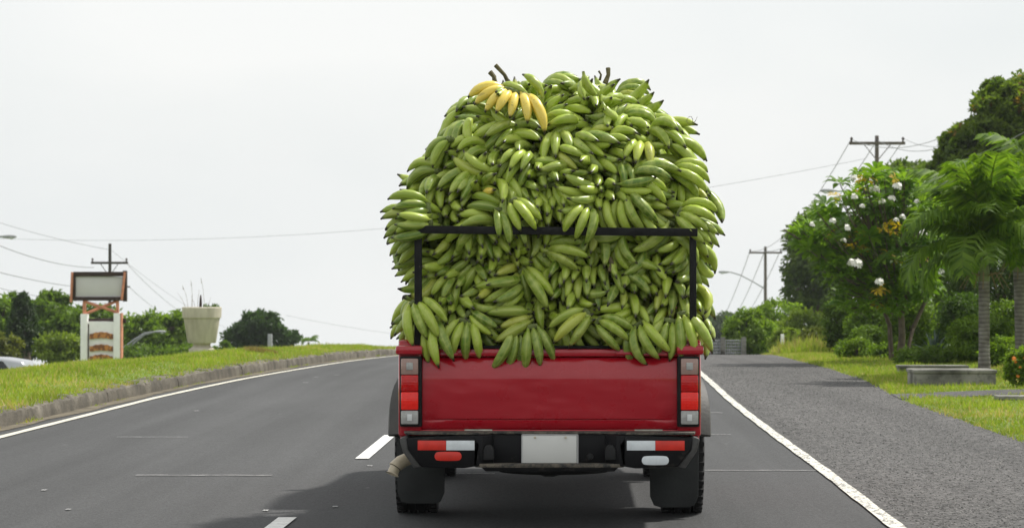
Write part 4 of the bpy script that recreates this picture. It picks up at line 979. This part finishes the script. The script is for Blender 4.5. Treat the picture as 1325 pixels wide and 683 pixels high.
m = MB(); m.box((0, .32, .47), (1.25, .10, .10)); m.build('cross_member', M['under'], tr, bevel=.01)
m = MB(); m.box((0, 2.0, .38), (.9, 1.2, .16)); m.build('fuel_tank', M['under'], tr, bevel=.03)
# exhaust
m = MB(); m.tube([(-.45, 1.5, .38), (-.55, .60, .36), (-.66, .36, .365), (-.72, .26, .366), (-.765, .22, .362), (-.805, .20, .345), (-.835, .185, .318), (-.850, .175, .280)], [.024, .024, .030, .034, .035, .036, .037, .038], 16, cap=False); m.tube([(-.805, .20, .345), (-.833, .185, .318), (-.848, .175, .283)], .031, 14, cap=False)
m.build('exhaust_pipe', M['exhaust'], tr, smooth=True)
# cab, bonnet, glazing, lights (ahead of the load)
cabp = [(1.62, .48), (1.62, 1.05), (1.80, 1.62), (1.95, 1.68), (2.75, 1.69), (3.0, 1.60), (3.55, 1.12), (4.55, 1.02), (4.78, .92), (4.82, .48), (FYW+.44, .44)]+[(FYW+.43*math.cos(R(a)), WZ+.43*math.sin(R(a))) for a in range(20, 170, 15)]+[(FYW-.44, .44)]
V = []; n = len(cabp)
for s in (-1, 1):
    for (y, z) in cabp: V.append((s*(.80 if z < 1.1 else .80-.14*(z-1.1)/.58), y, z))
m = MB(); m.add(V, [tuple(range(n)), tuple(range(2*n-1, n-1, -1))]+[(i, (i+1) % n, n+(i+1) % n, n+i) for i in range(n)]); m.build('cab', M['red'], tr, bevel=.015)
m = MB(); m.add([(-.60, 1.655, 1.12), (.60, 1.655, 1.12), (.53, 1.772, 1.55), (-.53, 1.772, 1.55)], [(0, 1, 2, 3)]); m.build('rear_window', M['glass_dark'], tr)
for v_ in bpy.data.objects['rear_window'].data.vertices: v_.co.y -= .02
for s in (-1, 1):
    Xw = lambda z: s*(.805-.14*max(0, z-1.1)/.58)
    m = MB(); pts_ = [(1.85, 1.12), (1.95, 1.55), (2.85, 1.55), (3.35, 1.14)]; m.add([(Xw(z), y, z) for y, z in pts_]+[(Xw(z)-s*.01, y, z) for y, z in pts_], [(0, 1, 2, 3), (4, 5, 6, 7), (0, 1, 5, 4), (1, 2, 6, 5), (2, 3, 7, 6), (3, 0, 4, 7)]); m.build('side_window', M['glass_dark'], tr)
    m = MB(); m.box((s*.60, 4.82, .80), (.26, .04, .16)); m.build('headlight', M['lamp_glass'], tr, bevel=.02)
    m = MB(); m.box((s*.89, 3.15, 1.17), (.14, .06, .14)); m.build('side_mirror', M['rubber'], tr, bevel=.02)
m = MB(); m.add([(-.66, 3.49, 1.18), (.66, 3.49, 1.18), (.58, 3.05, 1.575), (-.58, 3.05, 1.575)], [(0, 1, 2, 3)]); o = m.build('windscreen', M['glass_dark'], tr); o.location = (0, .02, .015)
m = MB(); m.box((0, 4.86, .52), (1.55, .14, .18)); m.build('front_bumper', M['chrome'], tr, bevel=.03)

# ------------------------------------------------------------------ bananas
def banana_mesh(nm, L, bend, rad, nr=13, ns=10, yel=False):
    prof = [(0, .30), (.05, .30), (.11, .38), (.18, .68), (.28, .92), (.42, 1.0), (.56, 1.0), (.70, .90), (.82, .68), (.90, .44), (.945, .27), (.965, .22), (1.0, .17)]
    if nr < 13: prof = [prof[i] for i in (0, 2, 3, 5, 7, 8, 10, 12)]
    V, T, F = [], [], []; pc = []
    N_ = 60; th = bend*.42; p = Vector((0, 0, 0)); path = [(p.copy(), th)]
    for i in range(N_):
        t_ = i/N_; th -= bend/N_*(.6+.8*math.sin(PI*t_)); p = p+Vector((math.cos(th), 0, math.sin(th)))*L/N_; path.append((p.copy(), th))
    for (t_, r_) in prof:
        p, th = path[min(N_, int(round(t_*N_)))]; up = Vector((-math.sin(th), 0, math.cos(th))); sd_ = Vector((0, 1, 0))
        for k in range(ns):
            a = 2*PI*(k+.5)/ns; ridge = 1.0 if (k % 2 == 0) else 0.0
            rr = rad*r_*(1+(.075 if ridge else -.055)*min(1, r_*1.2))
            V.append(p+up*math.sin(a)*rr*1.04+sd_*math.cos(a)*rr); T.append((t_, ridge, 0))
    m_ = len(prof)
    for i in range(m_-1):
        for k in range(ns): F.append((i*ns+k, i*ns+(k+1) % ns, (i+1)*ns+(k+1) % ns, (i+1)*ns+k))
    V.append(path[-1][0]); T.append((1, 0, 0)); e = len(V)-1
    F += [((m_-1)*ns+k, (m_-1)*ns+(k+1) % ns, e, e) for k in range(ns)]
    F4 = [f for f in F if f[2] != f[3]]; F3 = [f[:3] for f in F if f[2] == f[3]]
    me = bpy.data.meshes.new(nm); me.from_pydata([tuple(v) for v in V], [], F4+F3); a = me.color_attributes.new('tint', 'FLOAT_COLOR', 'POINT')
    a.data.foreach_set('color', np.concatenate([np.array(T, 'f'), np.ones((len(T), 1), 'f')], 1).ravel())
    me.polygons.foreach_set('use_smooth', [True]*len(me.polygons))
    cen = [path[int(N_*q_)][0] for q_ in (.30, .48, .66, .82)]
    return me, cen
VAR = []
for (L, bd, rd) in ((.26, 1.25, .0265), (.245, 1.5, .0258), (.27, 1.05, .0268), (.225, 1.1, .0255), (.26, 1.8, .0248), (.20, .9, .025)):
    me, cen = banana_mesh('banana', L, bd, rd); me.materials.append(M['banana']); mey = me.copy(); mey.materials.clear(); mey.materials.append(M['banana_y']); VAR.append((me, mey, cen, L))
cm_ = MB(); cm_.lathe([(0, -.03), (.012, -.028), (.017, -.01), (.015, .02), (0, .028)], (0, 0, 0), 'y', 8)
crown_me = bpy.data.meshes.new('crown_stub'); crown_me.from_pydata(cm_.v, [], cm_.f); crown_me.materials.append(M['crown'])

# load surface (rear face) : y behind the tailgate for a given x, z ; world x, z, y = T0 + f
WL = [(.9, -.76), (1.55, -.75), (1.60, -.78), (1.8, -.74), (1.95, -.65), (2.08, -.57), (2.18, -.51), (2.28, -.45), (2.36, -.38), (2.44, -.22)]
WR = [(.9, .78), (1.2, .80), (1.5, .81), (1.62, .84), (1.8, .825), (1.95, .765), (2.08, .71), (2.18, .62), (2.28, .54), (2.36, .47), (2.44, .28)]
YB = [(.9, .125), (1.55, .125), (1.62, .09), (1.8, .11), (2.0, .21), (2.12, .33), (2.24, .50), (2.34, .70), (2.42, .95)]
def fsurf(x, z):
    a, b_ = ip(WL, z), ip(WR, z); c_ = (a+b_)/2; w = max(.12, (b_-a)/2); q_ = min(1.2, abs(x-c_)/w)
    return ip(YB, z)+(.42 if z > 1.56 else .05)*q_**(5 if z > 1.56 else 6)
hands = []   # dict(q, N, D, a, n, label bits)
rb = random.Random(5)
def num(n): return ['zero', 'one', 'two', 'three', 'four', 'five', 'six', 'seven', 'eight'][n]
ORD = ['first', 'second', 'third', 'fourth', 'fifth', 'sixth', 'seventh', 'eighth', 'ninth', 'tenth', 'eleventh', 'twelfth', 'thirteenth', 'fourteenth', 'fifteenth', 'sixteenth', 'seventeenth', 'eighteenth']
def add_hand(q_, N_, D_, a, n, where, fixed=False, yel=0, sp_=None, roll=0):
    hands.append(dict(q=Vector(q_), N=Vector(N_).normalized(), D=Vector(D_).normalized(), a=a, n=n, where=where, fixed=fixed, yel=yel, sp=sp_, roll=R(rb.gauss(0, 52)) if sp_ is None else R(rb.gauss(0, 18))))
def surf_hand(x, z, where, down=None, a=None, n=None, off=0, **k):
    h = .01; f0 = fsurf(x, z); N_ = Vector(((fsurf(x+h, z)-fsurf(x-h, z))/(2*h), -1, (fsurf(x, z+h)-fsurf(x, z-h))/(2*h))).normalized()
    if down is None:
        if z > 1.6: base = math.atan2(x*1.3+.08, 2.05-z+.55 if z < 2.2 else .35)
        else: base = x*.35
        down = base+rb.gauss(0, .8)
        if z > 1.6 and rb.random() < .18: down += rb.choice((-1, 1))*1.3
    Dv = Vector((math.sin(down), 0, -math.cos(down))); Dv = (Dv-N_*Dv.dot(N_)).normalized()
    if a is None: a = R(rb.uniform(0, 34)) if rb.random() < (.66 if z > 1.6 else .5) else R(rb.uniform(48, 85))
    if n is None: n = rb.choice((3, 4, 4, 5, 5, 5, 6, 6, 7))
    add_hand((x, T0+f0-off, z), N_, Dv, a, n, where, **k)
# lower face, six rows below the rail
zrows = [1.05, 1.145, 1.24, 1.335, 1.43, 1.52]
for r_i, z in enumerate(zrows):
    xs_ = np.arange(-.65+(.065 if r_i % 2 else 0), .70, .128)
    for j, x in enumerate(xs_): surf_hand(x+rb.uniform(-.03, .03), z+rb.uniform(-.03, .03), '%s from left in %s row below the rail' % (ORD[j], ORD[5-r_i]))
# overhanging hands that droop over the tailgate
for j, (px, py, dn, n) in enumerate([(550, 412, .5, 4), (566, 436, .1, 3), (598, 440, -.1, 4), (624, 422, .8, 3), (660, 442, -.3, 4), (690, 444, .15, 3), (740, 418, -.9, 3), (800, 430, 1.0, 3), (826, 440, .3, 4), (866, 440, -.1, 4), (890, 428, .3, 3)]):
    x, z = xp(px), zp(py); add_hand((x, T0-.012, z), (0, -1, .1), (math.sin(dn), 0, -math.cos(dn)), R(16), n, '%s from left of those drooping over the tailgate' % ORD[j], fixed=False, sp_='droop')
# upper heap
z = 1.675; ri = 0
while z < 2.40:
    a, b_ = ip(WL, z), ip(WR, z); st = .128; nn = max(2, int((b_-a+.02)/st)); 
    for j in range(nn+1):
        x = a+.02+(b_-a-.04)*j/nn; surf_hand(x+rb.uniform(-.03, .03), z+rb.uniform(-.025, .025), '%s from left in %s row above the rail' % (ORD[j], ORD[ri]))
    z += .088 if z < 2.05 else .072; ri += 1
# hands lapping over the rail
for j, (px, dn) in enumerate([(655, .35), (672, .6), (530, -1.3), (752, -.3)]):
    add_hand((xp(px), T0-.03, 1.635), (0, -1, .25), (math.sin(dn), 0, -math.cos(dn)), R(25), 3, '%s from left of those lapping over the top rail' % ORD[j], sp_='lap')
# hands reaching out sideways just over both ends of the rail
for j, (px, py, s, dz) in enumerate([(528, 276, -1, -.20), (522, 290, -1, -.05), (548, 284, -1, -.12), (530, 300, -1, -.55), (905, 284, 1, -.5), (912, 300, 1, -.9)]):
    add_hand((xp(px), T0+.06+.03*j % .12, zp(py)), (0, -1, .35), (s, -.05, dz), R(10), 5 if j % 2 else 4, '%s from left jutting sideways over the rail ends' % ORD[(1, 0, 3, 2, 4, 5)[j]], sp_='side')
# flanks
for s, nm in ((-1, 'left'), (1, 'right')):
    zl_ = [1.08, 1.17, 1.41, 1.50, 1.65, 1.76, 1.87, 1.98, 2.09]
    for ri_, z in enumerate(zl_):
        wx = ip(WR if s > 0 else WL, z); 
        for j, y in enumerate((.34, .56, .90) if z > 1.5 else (.26, .48, .85)):
            if z > 2.1: wx2 = wx*.97
            else: wx2 = wx
            N_ = Vector((s, -.25 if j < 2 else 0, .1+max(0, z-1.8)*1.3)); dn = rb.gauss(.2, .6)
            Dv = Vector((s*(.9 if rb.random() < .5 else .2), -.5 if rb.random() < .55 else .5, -.8+rb.uniform(-.3, .5)))
            if abs(z-1.65) < .05: Dv = Vector((s, -.3, -.25)); 
            Dv = Dv-N_.normalized()*Dv.dot(N_.normalized())
            add_hand((wx2-s*(.05 if z > 1.5 else .02)+rb.uniform(-.02, .02), T0+y+rb.uniform(-.03, .03), z+rb.uniform(-.03, .03)), N_, Dv, R(rb.uniform(5, 60)), rb.choice((4, 5, 5, 6)), '%s back on the %s flank, %s row up' % (ORD[j], nm, ORD[ri_]))
# crest hands, roof of the heap
for j in range(20):
    y = .72+.8*(j//5)/3.4; x = -.42+.90*(j % 5)/4+.03; zt2 = 2.385+.02*math.sin(j*2.1)-.10*(abs(x-.03)/.45)**2.4
    a_ = rb.uniform(0, 6.3); add_hand((x, T0+y, zt2), (x*.4, -.15, 1), (math.cos(a_), math.sin(a_), 0), R(rb.uniform(5, 30)), rb.choice((4, 5)), "%s from left, %s row back on the heap's top" % (ORD[j % 5], ORD[j//5]))
nh_y = len(hands)
# ripe hand near the top left
x, z = (648-VX)/FPX*(T0+.42), EYE-(126-VY)/FPX*(T0+.42)
hands.append(dict(q=Vector((x+.015, T0+.255, z-.03)), N=Vector((0, -1, .9)).normalized(), D=Vector((-.42, -.5, -.66)).normalized(), a=R(6), n=7, where='ripe', fixed=True, yel=7, sp='ripe'))

# build finger layouts
def frame(h):
    N_ = h['N']; D_ = (h['D']-N_*h['D'].dot(N_)).normalized(); a = h['a']
    X = (D_*math.cos(a)+N_*math.sin(a)).normalized(); Z = (N_*math.cos(a)-D_*math.sin(a)).normalized()
    Z = Matrix.Rotation(h.get('roll', 0), 3, X) @ Z; Y_ = Z.cross(X)
    return Matrix((X, Y_, Z)).transposed()
def fingers(h):
    n = h['n']; out = []; rows = [n] if n <= 4 else [math.ceil(n/2), n//2]
    v0 = rb.randrange(6)
    fan = 15 if h['sp'] != 'ripe' else 19
    if h['sp'] == 'ripe': rows = [7]
    for ri_, c_ in enumerate(rows):
        for i in range(c_):
            t_ = i-(c_-1)/2
            v = v0 if rb.random() < .85 else rb.randrange(6)
            loc = Vector((rb.uniform(-.004, .004)-.006*abs(t_), t_*.021, ri_*.018))
            rot = Matrix.Rotation(R(t_*fan+rb.uniform(-3, 3)), 3, 'Z') @ Matrix.Rotation(R(-22*ri_+rb.uniform(-4, 4)+4*abs(t_)), 3, 'Y') @ Matrix.Rotation(R(-t_*7+rb.uniform(-5, 5)), 3, 'X')
            out.append((v, loc, rot, rb.uniform(.90, 1.10)))
    return out
for h in hands:
    h['R'] = frame(h); h['F'] = fingers(h); h['p'] = h['q']-h['R'].col[0]*.11-h['N']*.012
    S = []
    for (v, loc, rot, s) in h['F']: S += [loc+rot @ (c_*s) for c_ in VAR[v][2]]
    h['S'] = np.array([list(s) for s in S])
# relaxation : rigid hands of spheres pushed apart, held to their place on the heap
NH = len(hands); KM = max(len(h['S']) for h in hands)
Pp = np.array([list(h['p']) for h in hands]); P0 = Pp.copy(); RR = np.array([[list(r_) for r_ in h['R']] for h in hands]); Nn = np.array([list(h['N']) for h in hands])
SL = np.full((NH, KM, 3), 1e3)
for i, h in enumerate(hands): SL[i, :len(h['S'])] = h['S']
valid = SL[..., 0] < 1e2
SLz = np.where(valid[..., None], SL, 0); fixed = np.array([h['fixed'] for h in hands])
def rodr(w):
    th = np.linalg.norm(w, axis=1)[:, None, None]+1e-12; k_ = w[:, None, :]/th[:, :, 0][:, None]
    K = np.zeros((len(w), 3, 3)); kx, ky, kz = w[:, 0], w[:, 1], w[:, 2]; t0 = th[:, 0, 0]
    K[:, 0, 1] = -kz/t0; K[:, 0, 2] = ky/t0; K[:, 1, 0] = kz/t0; K[:, 1, 2] = -kx/t0; K[:, 2, 0] = -ky/t0; K[:, 2, 1] = kx/t0
    return np.eye(3)[None]+np.sin(th)*K+(1-np.cos(th))*(K @ K)
RAD2 = .0485
import time as _t; _t0 = _t.time()
for it in range(55):
    Wd = np.einsum('nij,nkj->nki', RR, SLz)+Pp[:, None]; cen = (Wd*valid[..., None]).sum(1)/valid.sum(1)[:, None]
    if it % 5 == 0:
        dd = np.linalg.norm(cen[:, None]-cen[None], axis=2); I, J = np.where(np.triu(dd < .27, 1))
    mv = np.zeros((NH, 3)); tq = np.zeros((NH, 3)); cnt = np.zeros(NH)
    for c0 in range(0, len(I), 1500):
        i_, j_ = I[c0:c0+1500], J[c0:c0+1500]; A, B = Wd[i_], Wd[j_]
        df = A[:, :, None]-B[:, None]; ds = np.sqrt((df**2).sum(3))+1e-9; ov = np.clip(RAD2-ds, 0, None)*valid[i_][:, :, None]*valid[j_][:, None]
        f = df/ds[..., None]*ov[..., None]; fa = f.sum(2); fb2 = -f.sum(1)
        np.add.at(mv, i_, fa.sum(1)); np.add.at(mv, j_, fb2.sum(1)); np.add.at(cnt, i_, (ov > 0).sum((1, 2))); np.add.at(cnt, j_, (ov > 0).sum((1, 2)))
        np.add.at(tq, i_, np.cross(A-cen[i_][:, None], fa).sum(1)); np.add.at(tq, j_, np.cross(B-cen[j_][:, None], fb2).sum(1))
    k_ = 1/np.maximum(cnt, 3)[:, None]; mv = mv*k_*2.2; tq = tq*k_*90
    mv = np.clip(mv, -.012, .012); tq = np.clip(tq, -.06, .06)
    mv[fixed] = 0; tq[fixed] = 0
    back = (P0-Pp); nb = (back*Nn).sum(1)[:, None]*Nn; Pp += mv+back*.03+nb*.03
    Q = rodr(tq); newR = Q @ RR; Pp = cen+np.einsum('nij,nj->ni', Q, Pp-cen) if False else Pp; RR = newR
print('relax', round(_t.time()-_t0, 1), 's hands', NH, 'resid', round(float(ov.sum()), 3))
dirname = lambda X: ('tips towards camera' if X[1] < -.72 else 'pointing left' if X[0] < -.6 else 'pointing right' if X[0] > .6 else 'pointing up' if X[2] > .5 else 'hanging down' if X[2] < -.5 else 'lying aslant')
HG = 'banana hands heaped on the pickup'
yel_ids = {}
def near(px, py):
    best = None
    for i, h in enumerate(hands):
        if h['sp'] == 'ripe' or Pp[i][1] > T0+.8: continue
        c_ = cen[i]; s_ = FPX/c_[1]; dxy = math.hypot(VX+c_[0]*s_-px, VY+(EYE-c_[2])*s_-py)
        if best is None or dxy < best[0]: best = (dxy, i)
    return best[1]
yelb = {near(618, 235): 1, near(885, 232): 2, near(592, 222): 1}
for i, h in enumerate(hands):
    Mx = Matrix([list(r_) for r_ in RR[i]]).to_4x4(); Mx.translation = Vector(Pp[i])
    ripe = h['sp'] == 'ripe'
    lab = 'splayed ripe yellow hand of seven bananas near the top left of the heap' if ripe else '%s green bananas %s, %s' % (num(h['n']), dirname([RR[i][k][0] for k in range(3)]), h['where'])
    if i in yelb: lab = lab.replace('green bananas', 'bananas partly yellow').replace(' tips towards camera', '').replace(' hanging down', '').replace(' lying aslant', '')
    root = bpy.data.objects.new('banana_hand', None); COL.objects.link(root); root.empty_display_size = .05; root.matrix_world = Mx
    tag(root, lab, 'banana hand', HG)
    st = link('crown_stub', crown_me, None, root); st.location = (.004, 0, .006); st.scale = (1, min(1.6, .3*h['n']), 1)
    for j, (v, loc, rot, s) in enumerate(h['F']):
        y_ = ripe or (i in yelb and j < yelb[i])
        o = link('banana', VAR[v][1 if y_ else 0], None, root); m4 = rot.to_4x4(); m4.translation = loc; o.matrix_local = m4 @ Matrix.Scale(s*(1.08 if ripe else 1), 4)
# packed inner bananas as one mass
lo_me, _ = banana_mesh('packed', .19, 1.0, .026, 8, 6)
bv = np.array([v.co[:] for v in lo_me.vertices]); bt = np.array([lo_me.color_attributes['tint'].data[i].color[:3] for i in range(len(bv))])
bfs = [tuple(p.vertices) for p in lo_me.polygons]; tri = []
for f in bfs: tri += [(f[0], f[1], f[2])]+([(f[0], f[2], f[3])] if len(f) == 4 else [])
tri = np.array(tri); Vs, Fs, Ts = [], [], []; cnt_ = 0
while cnt_ < 3600:
    z = rb.uniform(.64, 2.40); a, b_ = ip(WL, z), ip(WR, z)
    side = rb.random()
    if side < .62: x = rb.uniform(a+.05, b_-.05); y = fsurf(x, z)+rb.uniform(.14, .34)
    elif side < .9: s = rb.choice((-1, 1)); x = (b_ if s > 0 else a)-s*rb.uniform(.13, .26); y = rb.uniform(.3, 1.42)
    else: z = rb.uniform(2.1, 2.30); x = rb.uniform(-.3, .36); y = rb.uniform(.55, 1.45)
    if cnt_ % 7 == 0: z = rb.uniform(1.35, 2.1); x = rb.uniform(-.6, .6); y = rb.uniform(.95, 1.4)
    if z < 1.0 and y < .14: continue
    if y > 1.45: continue
    q_ = Matrix.Rotation(rb.uniform(0, 6.28), 3, 'Z') @ Matrix.Rotation(rb.uniform(-1, 1), 3, 'Y') @ Matrix.Rotation(rb.uniform(0, 6.28), 3, 'X')
    Vs.append((bv-np.array([.09, 0, 0])) @ np.array(q_).T+np.array([x, T0+y, z])); Fs.append(tri+cnt_*len(bv)); Ts.append(bt); cnt_ += 1
me = np_mesh('packed_bananas', np.concatenate(Vs), np.concatenate(Fs), np.concatenate(Ts)); me.polygons.foreach_set('use_smooth', [True]*len(me.polygons))
tag(link('packed_bananas', me, M['banana']), 'green bananas packed in the dark gaps behind the outer hands', kind='stuff')
# stalks on the crest
def stalk(px, py, y, tip, label, r_=.02):
    d2 = T0+y; a = Vector(((px-VX)/FPX*d2, d2, EYE-(py-VY)/FPX*d2)); b_ = Vector(((tip[0]-VX)/FPX*d2, d2+.02, EYE-(tip[1]-VY)/FPX*d2)); mid = a.lerp(b_, .5)+Vector((.01, 0, .005))
    m = MB(); m.tube([a, mid, b_], [r_*1.1, r_*.8, r_*.95], 8); o = m.build('banana_stalk', M['stalk'], None, smooth=True, off=a); o.location = a; tag(o, label, 'banana stalk', 'cut banana stalks')
stalk(660, 112, .55, (641, 84), 'long dark cut stalk slanting up from the top left of the heap', .013)
stalk(640, 108, .6, (634, 93), 'short dark stalk beside the long one at the top left', .016)
stalk(783, 108, .6, (787, 88), 'dark stalk sticking up at the top right of the heap', .014)
stalk(776, 104, .6, (775, 92), 'thin stalk beside the dark one at the top right', .007)
stalk(790, 352, .04, (789, 334), 'pale brown cut stalk end under the top rail', .017)
#stalk(812, 108, .62, (806, 92), 'stubby pale stalk right of the dark stalk at the top right', .012)
m = MB(); d2 = T0+.6; c_ = Vector(((902-VX)/FPX*d2, d2, EYE-(160-VY)/FPX*d2)); c_.x -= .035; m.tube([c_+Vector((.035*math.cos(t_*.7)*(.3+t_*.08), 0, .03*math.sin(t_*.7)+.004*t_)) for t_ in range(10)], .0014, 4)
o = m.build('dry_tendril', M['stalk'], None, off=c_); o.location = c_; tag(o, 'thin curly dry tendril poking out at the upper right of the heap', 'tendril')

# ------------------------------------------------------------------ thin humid air over the far trees
hm = MB(); hm.box((0, 130, -24.5), (1300, 780, 75)); hz = bpy.data.materials.new('humid_air'); hz.use_nodes = True
ht = hz.node_tree; ht.nodes.clear(); hv = ht.nodes.new('ShaderNodeVolumePrincipled'); ho = ht.nodes.new('ShaderNodeOutputMaterial')
hv.inputs['Color'].default_value = (.90, .94, .97, 1); hv.inputs['Density'].default_value = .0002; hv.inputs['Anisotropy'].default_value = .2
ht.links.new(hv.outputs[0], ho.inputs['Volume']); tag(hm.build('haze', hz), kind='stuff')
